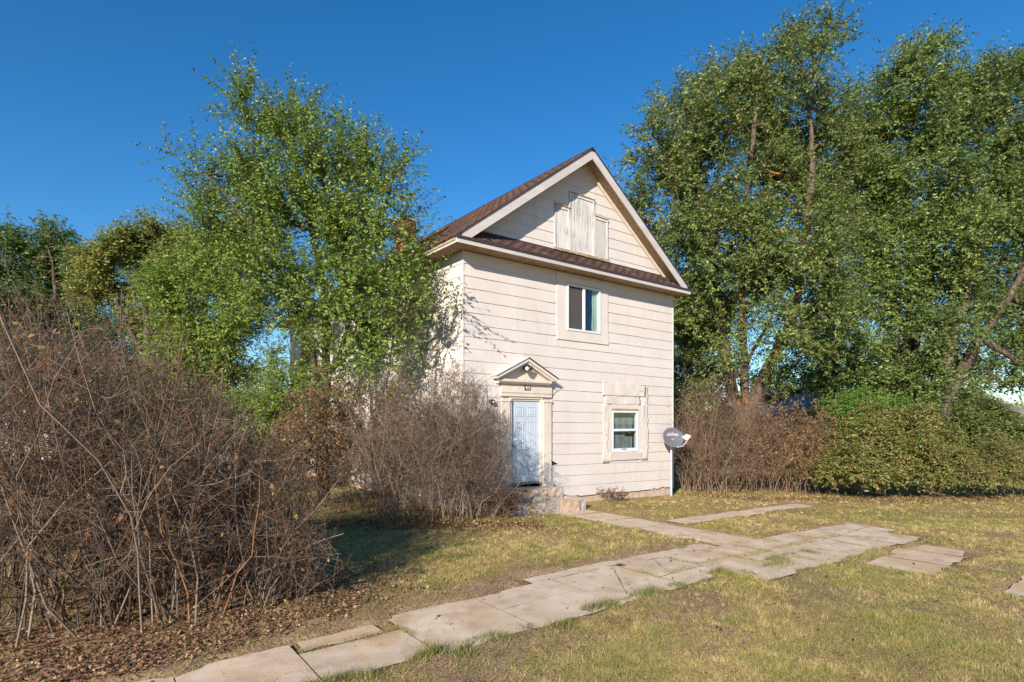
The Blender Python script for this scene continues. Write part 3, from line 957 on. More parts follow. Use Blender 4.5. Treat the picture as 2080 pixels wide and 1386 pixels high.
for (a, b) in ((1.04, 1.298), (2.352, 2.62)):
    MB().box(a, b, -.055, -.001, .50, 2.57).build('pilaster', M['trim'], sur, .004)
    MB().box(a - .015, b + .01, -.075, -.002, .40, .56).build('pilaster_base', M['trim'], sur, .006)
    MB().box(a - .012, b + .012, -.07, -.003, 2.572, 2.63).build('pilaster_cap', M['trim'], sur, .005)
MB().box(1.03, 2.63, -.06, -.002, 2.702, 3.0).build('frieze', M['trim'], sur, .003)
MB().box(1.03, 2.63, -.066, -.061, 2.78, 2.795).build('bead', M['soffit'], sur)
MB().prism([(0.90, -.002, 3.0), (0.90, -.12, 3.0), (0.90, -.17, 3.05), (0.90, -.17, 3.11), (0.90, -.002, 3.11)], (1.63, 0, 0)).build('cornice', M['trim'], sur)
MB().prism([(.93, -.05, 3.112), (2.50, -.05, 3.112), (1.735, -.05, 3.52)], (0, .049, 0)).build('tympanum', M['trim'], sur)
for s in (-1, 1):
    e = 1.72 + s * .92
    P = [(e, -.235, 3.10), (1.72 + s * .004, -.235, 3.55), (1.72 + s * .004, -.235, 3.625), (e + s * .03, -.235, 3.16)]
    MB().prism(P, (0, .233, 0)).build('raking_cornice', M['trim'], sur)
    P = [(e + s * .05, -.26, 3.163), (1.72, -.26, 3.64), (1.72, -.26, 3.655), (e + s * .05, -.26, 3.178)]
    MB().prism(P, (0, .258, 0)).build('pediment_roofing', M['weathered_white' if s < 0 else 'drip_edge'], sur)
    P = [(1.72 + s * .80, -.2, 3.105), (1.72 + s * .004, -.2, 3.495), (1.72 + s * .004, -.2, 3.545), (1.72 + s * .90, -.2, 3.105)]
    MB().prism(P, (0, .16, 0)).build('bed_mould', M['trim'], sur)
# house number


def text_mesh(body, size, name, mat, parent, extrude=.002, shear=0.0):
    cu = bpy.data.curves.new(name, 'FONT'); cu.body = body; cu.size = size; cu.extrude = extrude; cu.shear = shear
    cu.align_x = 'CENTER'; cu.align_y = 'CENTER'; cu.resolution_u = 3
    tmp = bpy.data.objects.new('tmp', cu); COL.objects.link(tmp)
    dg = bpy.context.evaluated_depsgraph_get()
    me = bpy.data.meshes.new_from_object(tmp.evaluated_get(dg))
    bpy.data.objects.remove(tmp)
    me.name = name
    return link(name, me, parent, mat)


plate = MB().box(1.735, 1.915, -.072, -.0615, 2.862, 2.982).build('number_plate', M['plate_black'], house, .002)
o = text_mesh('423', .125, 'numerals', M['mark_white'], plate)
o.location = (1.825, -.0745, 2.922); o.rotation_euler = (math.radians(90), 0, 0); o.scale = (.80, 1, 1)
# lamps on the front
lamp = MB().tube([(1.74, -.05, 3.40), (1.74, -.09, 3.40)], .05, 12).build('pediment_lamp', M['black_metal'], house, smooth=False)
MB().tube([(1.72, -.09, 3.40), (1.69, -.16, 3.385), (1.66, -.24, 3.37), (1.655, -.26, 3.368)], [.022, .035, .062, .064], 12).build('lamp_head', M['black_metal'], lamp, smooth=True)
MB().tube([(1.655, -.261, 3.368), (1.653, -.272, 3.366)], [.055, .04], 12).build('lens', M['lamp_glass'], lamp, smooth=True)
MB().tube([(1.77, -.09, 3.41), (1.80, -.16, 3.40), (1.83, -.23, 3.39)], [.02, .03, .05], 12).build('lamp_head', M['black_metal'], lamp, smooth=True)
bell = MB().tube([(.75, -.02, 2.56), (.75, -.05, 2.56), (.75, -.11, 2.555), (.75, -.13, 2.55)], [.055, .06, .055, .03], 12).build('wall_lamp', M['black_metal'], house, smooth=True)
MB().tube([(.75, -.131, 2.55), (.75, -.14, 2.55)], [.025, .015], 10).build('lens', M['lamp_glass'], bell)
MB().tube([(2.63, -.03, 2.70), (2.70, -.03, 2.78), (2.82, -.03, 2.90), (2.90, -.03, 2.90)], .006, 6).build('wire', M['soffit'], house)
MB().prism([(2.64, -.03, 1.10), (2.86, -.03, 1.0), (2.64, -.03, .98)], (0, .005, 0)).build('torn_siding', M['void'], house)

# ------------------------------------------------------------------ stone steps
steps = tag(empty('front_steps', (HC[0], HC[1], 0), HROT), 'two rubble stone steps below the pale blue front door', 'steps')


def stone(u0, u1, v0, v1, z0, z1, parent):
    """irregular rounded block"""
    bm = bmesh.new()
    bmesh.ops.create_cube(bm, size=1)
    bmesh.ops.subdivide_edges(bm, edges=bm.edges[:], cuts=2, use_grid_fill=True)
    s = random.random() * 100
    for p in bm.verts:
        q = p.co.copy()
        r = .5 / max(abs(q.x), abs(q.y), abs(q.z)) if q.length else 1
        q = q * .94 + q.normalized() * .035
        j = lambda k: (random.random() - .5) * .05 * min(.5, [u1 - u0, v1 - v0, z1 - z0][k])
        p.co = Vector(((u0 + u1) / 2 + q.x * (u1 - u0) + j(0), -((v0 + v1) / 2 + q.y * (v1 - v0)) + j(1), (z0 + z1) / 2 + q.z * (z1 - z0) + j(2) * .8))
    bmesh.ops.recalc_face_normals(bm, faces=bm.faces)
    me = bpy.data.meshes.new('stone'); bm.to_mesh(me); bm.free()
    return link('stone', me, parent, M['rubble_stone'])


low = MB().box(.72, 2.82, -.98, -.04, -.25, .20).build('lower_step', M['mortar'], steps, .02)
up = MB().box(.98, 2.50, -.56, -.045, .20, .455).build('upper_step', M['mortar'], steps, .02)
for a, b in ((.68, 1.05), (1.06, 1.30), (1.31, 2.02), (2.03, 2.32), (2.33, 2.66)):
    stone(a, b, .72, 1.04 + random.uniform(-.03, .03), -.12, .225, low)
for a, b, c, d in ((2.58, 2.90, .62, 1.0), (2.62, 2.92, .34, .62), (2.60, 2.88, .05, .34), (.62, .9, .3, .7)):
    stone(a, b, c, d, -.12, .22 + random.uniform(-.01, .02), low)
for a, b in ((.94, 1.28), (1.29, 1.56), (1.57, 1.98), (1.99, 2.30)):
    stone(a, b, .30, .60 + random.uniform(-.02, .02), .17, .475, up)
stone(2.29, 2.56, .22, .57, .17, .475, up)
stone(2.20, 2.52, .03, .24, .17, .47, up)
stone(1.30, 2.2, .04, .32, .2, .47, up)
stone(2.40, 2.62, .06, .14, .46, .56, up)

# ------------------------------------------------------------------ satellite dish
dp = np.array([4.80, 17.02])
dish = tag(empty('satellite_dish', (dp[0], dp[1], float(gz_flat(*dp)))), 'grey satellite dish on a steel post at the right house corner', 'satellite dish')
post = MB().tube([(0, 0, -.3), (0, 0, 1.62)], .032, 12).build('post', M['galvanised'], dish)
face = Vector((.20, -.90, .32)).normalized()
xf = Vector((0, 0, 1)).cross(face).normalized()
q = Matrix((xf, face.cross(xf), face)).transposed().to_quaternion()
ctr = Vector((.03, -.16, 1.80))
Rw, Rh = .36, .31
Vv, Fq = [], []
NR, NA = 6, 36
for side in (0, 1):
    for i in range(NR + 1):
        for k in range(NA):
            r = i / NR; a = k / NA * 2 * math.pi
            d = .07 * (r * r - 1) - (.012 if side else 0)
            p = Vector((Rw * r * math.cos(a), Rh * r * math.sin(a), d))
            Vv.append(ctr + q @ p)
n1 = (NR + 1) * NA
for side in (0, 1):
    for i in range(NR):
        for k in range(NA):
            f = (side * n1 + i * NA + k, side * n1 + i * NA + (k + 1) % NA, side * n1 + (i + 1) * NA + (k + 1) % NA, side * n1 + (i + 1) * NA + k)
            Fq.append(f if side else f[::-1])
for k in range(NA):
    a, b = NR * NA + k, NR * NA + (k + 1) % NA
    Fq.append((a, b, b + n1, a + n1))
refl = MB(); refl.add(Vv, Fq); refl = refl.build('reflector', M['dish_paint'], dish, smooth=True)
tp = lambda x, y, z: ctr + q @ Vector((x, y, z))
MB().tube([tp(0, 0, -.09), Vector((0, 0, 1.60))], [.07, .045], 10).build('mount', M['galvanised'], dish)
MB().tube([tp(.06, -.30, -.02), tp(.14, -.33, .18), tp(.22, -.20, .36)], .017, 8).build('feed_arm', M['galvanised'], dish)
lb = MB()
lb.tube([tp(.13, -.16, .38), tp(.33, -.09, .36)], [.055, .05], 10)
lb.tube([tp(.17, -.11, .37), tp(.12, -.09, .30)], [.045, .04], 10)
lb.tube([tp(.27, -.09, .37), tp(.22, -.04, .30)], [.05, .045], 10)
lb.tube([tp(.22, -.20, .36), tp(.23, -.11, .38)], [.03, .04], 8)
lb.build('feed_horn', M['plastic_white'], dish, smooth=True)
for body, x, sz, m in (('dish', -.09, .17, 'mark_pink'), ('HD', .125, .10, 'mark_white')):
    o = text_mesh(body, sz, 'lettering', M[m], refl, .002, .15)
    o.location = tp(x, .115 + (0 if body == 'dish' else -.02), -.045); o.rotation_euler = q.to_euler()

# ------------------------------------------------------------------ plants: builders
def norm(a): return a / np.maximum(np.linalg.norm(a, axis=-1, keepdims=True), 1e-9)


def rnd3(n): return norm(RNG.normal(size=(n, 3)))


def tubes(P, R, sides=3):
    """P (N,m,3) polylines, R (N,m) radii"""
    N, m, _ = P.shape
    T = np.empty_like(P)
    T[:, 1:-1] = P[:, 2:] - P[:, :-2]; T[:, 0] = P[:, 1] - P[:, 0]; T[:, -1] = P[:, -1] - P[:, -2]
    T = norm(T)
    ref = norm(np.cross(T[:, 0], norm(RNG.normal(size=(N, 3)))))[:, None, :]
    A = norm(ref - T * (ref * T).sum(-1, keepdims=True)); B = np.cross(T, A)
    an = np.arange(sides) * 2 * np.pi / sides
    V = P[:, :, None, :] + R[:, :, None, None] * (np.cos(an)[None, None, :, None] * A[:, :, None, :] + np.sin(an)[None, None, :, None] * B[:, :, None, :])
    idx = np.arange(N * m * sides).reshape(N, m, sides)
    nx = np.roll(idx, -1, axis=2)
    Fq = np.stack([idx[:, :-1], nx[:, :-1], nx[:, 1:], idx[:, 1:]], -1).reshape(-1, 4)
    return V.reshape(-1, 3), Fq


def wander(start, d, L, m, wob, up):
    N = len(start)
    P = np.empty((N, m, 3)); P[:, 0] = start
    d = norm(d)
    for k in range(1, m):
        d = norm(d + RNG.normal(size=(N, 3)) * wob + np.array([0, 0, 1.0]) * up)
        P[:, k] = P[:, k - 1] + d * (L / (m - 1))[:, None]
    return P


def along(P, t):
    """points and directions at parameter t (N,) in 0..1 on polylines P (N,m,3)"""
    m = P.shape[1]
    s = np.clip(t, 0, .999) * (m - 1); i = s.astype(int); w = (s - i)[:, None]
    r = np.arange(len(P))
    a, b = P[r, i], P[r, i + 1]
    return a + (b - a) * w, norm(b - a)


class Geo:
    def __init__(self): self.v, self.f, self.t, self.n = [], [], [], 0

    def add(self, V, F, tint):
        self.v.append(V); self.f.append(F + self.n); self.n += len(V)
        self.t.append(np.broadcast_to(tint, (len(V),)) if np.ndim(tint) == 0 else tint)

    def build(self, name, mat, parent=None, smooth=False):
        by = {}
        for f in self.f: by.setdefault(f.shape[1], []).append(f)
        return link(name, np_mesh(name, np.concatenate(self.v), [np.concatenate(x) for x in by.values()], np.concatenate(self.t)), parent, mat, smooth)


def leaf_quads(pos, axis, nrm, L, W, tint):
    side = norm(np.cross(axis, nrm)); nrm = np.cross(side, axis)
    L = L[:, None]; W = W[:, None]
    a = pos; c = pos + axis * L - nrm * L * .18
    b = pos + axis * L * .45 + side * W * .5 + nrm * L * .06; d = pos + axis * L * .45 - side * W * .5 + nrm * L * .06
    V = np.stack([a, b, c, d], 1).reshape(-1, 3)
    F = np.arange(len(V)).reshape(-1, 4)
    return V, F, np.repeat(tint, 4)


def leaf_tris(pos, axis, nrm, L, W, tint):
    side = norm(np.cross(axis, nrm))
    L = L[:, None]; W = W[:, None]
    k = RNG.uniform(.1, .75, (len(pos), 1))
    V = np.stack([pos, pos + axis * L * k + side * W * .62, pos + axis * L * 1.05 - side * W * (.62 * (1 - k))], 1).reshape(-1, 3)
    return V, np.arange(len(V)).reshape(-1, 3), np.repeat(tint, 3)


def twigs_and_leaves(geo_t, geo_l, tips, outward, K, Lr, nleaf, leafL, leafW, droop=-.05, up=.3, tint0=0.0, tint1=1.0, tr=.004, sprawl=.8, tri=False):
    S = np.repeat(tips, K, 0)
    D = norm(np.repeat(outward, K, 0) * .65 + RNG.normal(size=S.shape) * sprawl + np.array([0, 0, up]))
    L = RNG.uniform(*Lr, len(S))
    P = wander(S, D, L, 4, .12, droop)
    R = np.linspace(tr, tr * .4, 4)[None, :].repeat(len(S), 0)
    if tr > 0:
        V, F = tubes(P[:, [0, 3]], R[:, [0, 3]], 3); geo_t.add(V, F, .3)
    PP = np.repeat(P, nleaf, 0)
    t = np.tile(np.linspace(.08, .99, nleaf), len(S)) + RNG.uniform(-.03, .03, len(PP))
    pos, dr = along(PP, t)
    sg = np.where(np.arange(len(PP)) % 2 == 0, 1.0, -1.0)[:, None]
    side = norm(np.cross(dr, np.array([0, 0, 1.0]) + RNG.normal(size=dr.shape) * .35)) * sg
    ax = norm(dr * .55 + side * .8 + RNG.normal(size=dr.shape) * .28 + np.array([0, 0, -.28]))
    ow2 = np.repeat(np.repeat(outward, K, 0), nleaf, 0)
    nr = norm(np.array([0, 0, .55]) + ow2 * .35 + RNG.normal(size=dr.shape) * .7)
    clump = np.repeat(np.repeat(RNG.normal(0, .12, len(tips)), K), nleaf)
    tint = np.clip(tint0 + (tint1 - tint0) * (RNG.beta(2.2, 2.4, len(PP)) + clump), 0, 1)
    sz = RNG.uniform(.7, 1.2, len(PP))
    V, F, T = (leaf_tris if tri else leaf_quads)(pos, ax, nr, leafL * sz, leafW * sz, tint)
    geo_l.add(V, F, T)


def smooth_line(pts, step=.35, wob=.05):
    pts = np.array(pts, float)
    out = [pts[0]]
    for i in range(len(pts) - 1):
        p0 = pts[max(i - 1, 0)]; p1 = pts[i]; p2 = pts[i + 1]; p3 = pts[min(i + 2, len(pts) - 1)]
        n = max(1, int(np.linalg.norm(p2 - p1) / step))
        for k in range(1, n + 1):
            t = k / n
            out.append(.5 * (2 * p1 + (p2 - p0) * t + (2 * p0 - 5 * p1 + 4 * p2 - p3) * t * t + (3 * p1 - p0 - 3 * p2 + p3) * t ** 3) + RNG.normal(size=3) * wob * .5)
    return np.array(out)


def tree(name, label, limbs, lobes, ntip, base_r, leaf, leafmat, barkmat, K=5, Lr=(.4, .85), nleaf=12, group=None, depth=1.0, up=.3, droop=-.05, tints=(0, 1), step=.4, tipr=.007, shell=.45, cat='tree', tri=False, twig=.004, sprawl=.8):
    """limbs: lists of world points, the first starting at the base; lobes: (centre, radius)"""
    base = np.array(limbs[0][0], float)
    pos = []; par = []
    for j, lim in enumerate(limbs):
        line = smooth_line(lim, .35, .04)
        if j == 0:
            pr = -1
            for p in line: pos.append(p); par.append(pr); pr = len(pos) - 1
        else:
            A = np.array(pos); pr = int(np.argmin(((A - line[0]) ** 2).sum(1)))
            for p in line[(1 if j else 0):]: pos.append(p); par.append(pr); pr = len(pos) - 1
    C = np.array([l[0] for l in lobes]); Rr = np.array([l[1] for l in lobes])
    pick = RNG.choice(len(lobes), ntip, p=Rr ** 2.2 / (Rr ** 2.2).sum())
    ns = 9                                            # leaf clumps inside each lobe
    sub = rnd3(len(lobes) * ns) * (RNG.random(len(lobes) * ns) ** shell)[:, None]
    sub = sub.reshape(len(lobes), ns, 3)[pick, RNG.integers(0, ns, ntip)]
    T = C[pick] + (sub + RNG.normal(size=(ntip, 3)) * .17) * Rr[pick][:, None] * np.array([1, depth, 1])
    keep = T[:, 2] > .35
    T = T[keep]; pick = pick[keep]
    n0 = len(pos)
    N = np.zeros((n0 + len(T) * 12, 3)); N[:n0] = pos; par = list(par); n = n0
    A = N[:n]
    dd = np.sqrt(((T[:, None, :] - A[None, ::2, :]) ** 2).sum(-1)).min(1)
    outs = np.zeros_like(T)
    order = np.argsort(dd)
    for q in order:
        tp_ = T[q]
        dv = tp_ - N[:n]
        ds = np.sqrt((dv ** 2).sum(1))
        cost = ds + .8 * np.maximum(0, .25 * ds - dv[:, 2]) + .02 * np.arange(n) / n
        i = int(np.argmin(cost)); d0 = ds[i]
        k = min(10, max(1, int(d0 / step)))
        p0 = N[i]; bow = RNG.normal(size=3) * .10 * d0 + np.array([0, 0, .06 * d0]); prev = i
        for s in range(1, k + 1):
            w = s / k
            N[n] = p0 + (tp_ - p0) * w + bow * math.sin(math.pi * w); par.append(prev); prev = n; n += 1
        outs[q] = tp_ - N[par[prev]]
    N = N[:n]; par = np.array(par)
    cnt = np.zeros(n); has = np.zeros(n, bool); has[par[par >= 0]] = True
    cnt[~has] = 1
    for i in range(n - 1, 0, -1):
        if par[i] >= 0: cnt[par[i]] += cnt[i]
    e = math.log(max(cnt[0], 2)) / math.log(base_r / tipr)
    r = tipr * cnt ** (1 / e)
    ch = np.where(par >= 0)[0]
    g = Geo()
    for lo, hi, sd in ((0, .03, 3), (.03, .08, 6), (.08, 9, 10)):
        m = ch[(r[ch] >= lo) & (r[ch] < hi)]
        if not len(m): continue
        a, b = N[par[m]], N[m]
        ra, rb = np.minimum(r[par[m]], r[m] * 1.35), r[m]
        ex = (b - a) * .06
        V, F = tubes(np.stack([a - ex, b + ex], 1), np.stack([ra, rb], 1), sd)
        g.add(V, F, .5)
    root = tag(empty(name, tuple(base)), label, cat, group)
    gl = Geo()
    gm = C.mean(0)
    ow = norm(norm(outs) * .7 + norm(T - C[pick]) * .7 + norm(T - gm) * .4)
    twigs_and_leaves(g, gl, T, ow, K, Lr, nleaf, leaf[0], leaf[1], droop, up, *tints, tr=twig, sprawl=sprawl, tri=tri)
    for gg, nm, mt in ((g, 'trunk', barkmat), (gl, 'crown', leafmat)):
        gg.v = [np.asarray(x) - base for x in gg.v]
        gg.build(nm, mt, root)
    return root


def lobes_px(lst, dj=.8, k=.84):
    out = []
    for (x, y, r, d) in lst:
        dd = d + random.uniform(-dj, dj)
        out.append((at(x, y, dd) - np.array([0, 0, min(.3, r / FPX * dd * .25)]), r / FPX * dd * k))
    return out


def limb_px(*pts): return [at(*p) for p in pts]


def ground_pt(px, d):
    x = (px - 1040) / FPX * d
    return np.array([x, d, float(gz_flat(x, d)) - .05])

# ------------------------------------------------------------------ trees
b = ground_pt(655, 14.6)
tree('elm_tree', 'tall multi-stemmed green elm growing against the left side of the house',
     [[b, at(655, 880, 14.6), at(662, 760, 14.5), at(664, 640, 14.4), at(640, 500, 14.5), at(605, 350, 14.6), at(565, 230, 14.7)],
      [at(658, 850, 14.6), at(640, 745, 14.5), at(628, 690, 14.5), at(600, 610, 14.6), at(540, 510, 14.8), at(460, 400, 15), at(370, 310, 15.2)],
      [at(660, 790, 14.5), at(692, 700, 14.2), at(722, 600, 14.0), at(770, 460, 14), at(800, 350, 14.2)],
      [at(664, 760, 14.5), at(705, 720, 13.8), at(745, 650, 13.2), at(810, 610, 12.5), at(875, 560, 12.0)],
      [at(655, 860, 14.6), at(612, 800, 14.7), at(592, 740, 14.8), at(575, 660, 14.9), at(555, 600, 15)]],
     lobes_px([(505, 205, 26, 15), (530, 250, 36, 14.8), (585, 260, 44, 14.6), (615, 240, 28, 15), (700, 285, 34, 15), (650, 340, 60, 14.6), (745, 345, 44, 14.6), (812, 335, 20, 14.8), (795, 385, 34, 14.2),
               (735, 420, 60, 14), (530, 340, 56, 14.4), (455, 360, 36, 15), (400, 335, 22, 15.2), (350, 308, 10, 15.3), (430, 415, 40, 15), (505, 440, 60, 14.4), (600, 430, 72, 14.2), (690, 480, 68, 13.8),
               (775, 470, 36, 13.6), (818, 450, 14, 13.8), (840, 500, 24, 13), (560, 540, 64, 14.4), (650, 560, 64, 13.8), (740, 570, 56, 13.2), (815, 570, 40, 12.4), (860, 545, 20, 12), (830, 625, 40, 12.2), (770, 650, 48, 12.8), (700, 640, 40, 13.4),
               (610, 620, 40, 14.4), (560, 620, 40, 14.6), (868, 600, 18, 11.9), (740, 715, 28, 12.9), (690, 745, 26, 13.2), (610, 680, 20, 14.6), (440, 470, 40, 15.4), (650, 700, 22, 13.6), (640, 770, 26, 13.4), (600, 790, 26, 13.8), (770, 720, 30, 12.6), (800, 680, 30, 12.5)]),
     1350, .17, (.086, .046), M['elm_leaf'], M['elm_bark'], K=3, nleaf=20, Lr=(.55, 1.35), up=.55, droop=.0, sprawl=.55, step=.5)

b = ground_pt(430, 19)
tree('young_elm_tree', 'dense young green tree filling the gap left of the tall elm',
     [[b, at(432, 900, 19), at(430, 780, 19), at(420, 640, 19), at(415, 520, 19)],
      [at(432, 860, 19), at(470, 740, 18.6), at(480, 600, 18.4), at(480, 500, 18.6)],
      [at(430, 820, 19), at(380, 720, 19.4), at(350, 620, 19.6)]],
     lobes_px([(425, 520, 55, 19), (455, 545, 75, 18.6), (380, 590, 75, 19.2), (450, 630, 75, 18.6), (350, 660, 65, 19.4), (415, 720, 70, 19), (465, 770, 55, 18.6), (500, 520, 50, 18.4), (460, 480, 40, 19),
               (350, 750, 60, 19.4), (430, 830, 60, 19), (500, 620, 30, 18.6), (330, 830, 60, 20)]),
     1500, .14, (.115, .065), M['elm_leaf'], M['elm_bark'], K=4, nleaf=14, Lr=(.5, 1.1), tints=(.2, 1), tri=True, step=.6)
b = ground_pt(575, 16.4)
tree('elm_sapling', 'leafy green elm sapling low beside the rear of the house wall',
     [[b, at(575, 900, 16.4), at(570, 800, 16.4), at(562, 730, 16.4)], [at(575, 920, 16.4), at(610, 850, 16.0), at(622, 780, 15.8)]],
     lobes_px([(578, 765, 40, 16.2), (560, 830, 52, 16.3), (600, 875, 45, 16), (615, 810, 35, 15.8), (530, 885, 40, 16.6), (556, 722, 24, 16.4), (560, 930, 42, 16.2), (500, 820, 40, 16.8), (475, 870, 40, 17), (515, 905, 36, 16.6), (640, 850, 26, 15.6)], .4),
     620, .05, (.085, .048), M['elm_leaf'], M['elm_bark'], K=4, nleaf=13, Lr=(.3, .7), tints=(.15, 1), tri=True)

b = ground_pt(110, 31)
tree('far_tree', 'dark green far tree at the left edge behind the bare shrub',
     [[b, at(112, 760, 31), at(115, 620, 31), at(100, 500, 31)], [at(112, 740, 31), at(60, 620, 31), at(25, 540, 31)], [at(113, 720, 31), at(165, 600, 31)]],
     lobes_px([(60, 510, 50, 31), (15, 530, 55, 31), (110, 475, 28, 31), (90, 500, 40, 31), (150, 530, 50, 31), (85, 575, 55, 31), (20, 600, 60, 31), (170, 590, 45, 31), (60, 660, 60, 31), (150, 660, 50, 31), (-60, 560, 70, 31)], 1.2),
     1100, .25, (.19, .12), M['dusty_leaf'], M['elm_bark'], K=5, nleaf=11, Lr=(.6, 1.2), step=.9, tints=(-.05, .75), tri=True, twig=0)
b = ground_pt(300, 28)
tree('yellowing_tree', 'yellow-green far tree with a rounded top at the left',
     [[b, at(300, 760, 28), at(296, 620, 28), at(300, 500, 28)], [at(300, 740, 28), at(230, 600, 28), at(210, 520, 28)], [at(300, 720, 28), at(360, 600, 28), at(370, 520, 28)]],
     lobes_px([(245, 485, 42, 28), (300, 472, 40, 28), (345, 478, 36, 28), (205, 510, 38, 28), (285, 520, 45, 28), (375, 520, 40, 28), (240, 560, 35, 28), (330, 580, 40, 28), (200, 580, 35, 28), (300, 640, 40, 28)], 1.0),
     950, .22, (.16, .10), M['yellow_leaf'], M['elm_bark'], K=5, nleaf=11, Lr=(.5, 1.0), step=.8, tri=True, twig=0)
for i, (px, d, lb, hs) in enumerate(((60, 40, 'low dark green tree far behind the bare shrub at the left edge', 620), (215, 42, 'low green tree far behind the middle of the bare shrub', 630), (330, 38, 'low green tree far behind the young elm', 690), (545, 44, 'low green tree in the gap left of the house', 800))):
    b = ground_pt(px, d)
    tree('background_tree', lb, [[b, at(px, 800, d), at(px + 5, hs + 20, d)]],
         lobes_px([(px - 50, hs + 60, 50, d), (px + 45, hs + 50, 50, d), (px, hs + 30, 45, d), (px - 30, hs + 110, 55, d), (px + 40, hs + 110, 55, d), (px - 50, hs + 160, 55, d), (px + 50, hs + 160, 55, d), (px, 840, 55, d)], 1.5),
         520, .2, (.24, .16), M['dusty_leaf'], M['elm_bark'], K=5, nleaf=9, Lr=(.7, 1.4), step=.9, group='low trees far behind the left shrub', tints=(.05, .9), tri=True, twig=0)

MD = 21.0
b = ground_pt(1512, MD)
tree('maple_tree', 'big spreading green maple with leaning bark trunks right of the house',
     [[b, at(1520, 880, MD), at(1530, 820, MD), at(1562, 745, MD), at(1600, 670, MD), at(1618, 600, MD), at(1635, 480, MD), at(1650, 330, MD), at(1640, 180, MD), at(1655, 80, MD)],
      [at(1520, 870, MD), at(1512, 780, MD), at(1510, 680, MD), at(1506, 560, MD), at(1515, 420, MD), at(1530, 280, MD), at(1540, 160, MD)],
      [at(1518, 880, MD), at(1490, 800, MD + .4), at(1470, 700, MD + .5), at(1455, 600, MD + .5), at(1430, 450, MD + .3), at(1410, 300, MD)],
      [at(1513, 760, MD), at(1530, 710, MD - .3), at(1560, 660, MD - .6), at(1590, 560, MD - .8)],
      [at(1610, 650, MD), at(1650, 590, MD), at(1700, 500, MD), at(1740, 440, MD)],
      [at(1455, 600, MD + .4), at(1390, 510, MD - .6), at(1330, 420, MD - 1)],
      [at(1430, 450, MD), at(1370, 330, MD - .3), at(1310, 280, MD - .3)]],
     lobes_px([(1430, 175, 45, MD), (1475, 160, 45, MD), (1540, 170, 60, MD), (1595, 130, 45, MD), (1640, 65, 32, MD), (1690, 60, 24, MD), (1712, 85, 18, MD), (1660, 120, 35, MD), (1380, 240, 50, MD), (1345, 215, 25, MD),
               (1320, 270, 32, MD), (1300, 310, 32, MD), (1460, 260, 80, MD), (1560, 250, 85, MD), (1640, 220, 60, MD), (1350, 340, 65, MD), (1450, 370, 85, MD), (1560, 370, 90, MD), (1645, 330, 60, MD), (1320, 410, 48, MD),
               (1400, 470, 75, MD), (1500, 480, 85, MD), (1600, 470, 80, MD), (1345, 500, 40, MD), (1425, 570, 65, MD), (1500, 570, 70, MD), (1590, 560, 60, MD), (1400, 640, 45, MD), (1440, 690, 40, MD), (1660, 420, 60, MD), (1690, 520, 45, MD),
               (1275, 330, 12, MD), (1480, 640, 35, MD), (1560, 640, 35, MD), (1640, 640, 40, MD), (1600, 700, 30, MD), (1660, 690, 40, MD), (1690, 620, 44, MD), (1580, 760, 24, MD + 1), (1440, 620, 44, MD), (1690, 300, 55, MD), (1700, 430, 60, MD), (1690, 560, 50, MD), (1550, 700, 26, MD - 1), (1480, 710, 26, MD - 1), (1590, 650, 36, MD - 1.2), (1380, 590, 36, MD), (1400, 780, 36, MD + 1), (1460, 740, 30, MD), (1400, 720, 36, MD)], 1.6, 1.0),
     2900, .36, (.12, .085), M['maple_leaf'], M['maple_bark'], K=4, nleaf=15, Lr=(.45, 1.15), step=.7, up=.45, sprawl=.8, droop=-.05, tri=True, twig=.005)
RD = 24.0
b = ground_pt(1846, RD)
tree('boxelder_tree', 'tall green tree with a cluster of dark trunks above the right hedge',
     [[b, at(1846, 860, RD), at(1838, 790, RD), at(1845, 690, RD), at(1850, 560, RD), at(1840, 400, RD), at(1850, 250, RD), at(1880, 150, RD)],
      [at(1847, 870, RD), at(1856, 780, RD - .4), at(1868, 660, RD - .4), at(1900, 520, RD - .4), at(1930, 380, RD - .4), at(1940, 200, RD)],
      [at(1846, 870, RD), at(1872, 790, RD + .5), at(1884, 700, RD + .5)],
      [at(1846, 690, RD), at(1800, 590, RD), at(1760, 480, RD), at(1740, 330, RD), at(1770, 220, RD)],
      [at(1845, 700, RD), at(1780, 650, RD), at(1710, 630, RD)]],
     lobes_px([(1780, 180, 36, RD), (1720, 240, 50, RD), (1755, 300, 75, RD), (1850, 150, 60, RD), (1895, 105, 36, RD), (1932, 80, 16, RD), (1850, 250, 85, RD), (1940, 190, 60, RD), (1700, 360, 60, RD), (1780, 400, 85, RD), (1880, 370, 90, RD),
               (1720, 460, 65, RD), (1810, 510, 80, RD), (1910, 480, 80, RD), (1745, 560, 55, RD), (1830, 600, 70, RD), (1700, 620, 45, RD), (1760, 670, 50, RD), (1850, 680, 50, RD), (1680, 690, 35, RD), (1640, 690, 30, RD), (1660, 740, 25, RD), (1790, 740, 35, RD), (1730, 720, 44, RD), (1690, 755, 36, RD), (1650, 770, 26, RD), (1780, 780, 34, RD), (1620, 740, 26, RD), (1750, 770, 30, RD), (1820, 770, 34, RD), (1870, 760, 34, RD), (1640, 640, 34, RD)], 1.6, 1.0),
     2700, .30, (.13, .09), M['maple_leaf'], M['elm_bark'], K=4, nleaf=15, Lr=(.5, 1.2), step=.8, up=.35, sprawl=.8, droop=-.06, tri=True, twig=0)
b = ground_pt(1925, RD - .8)
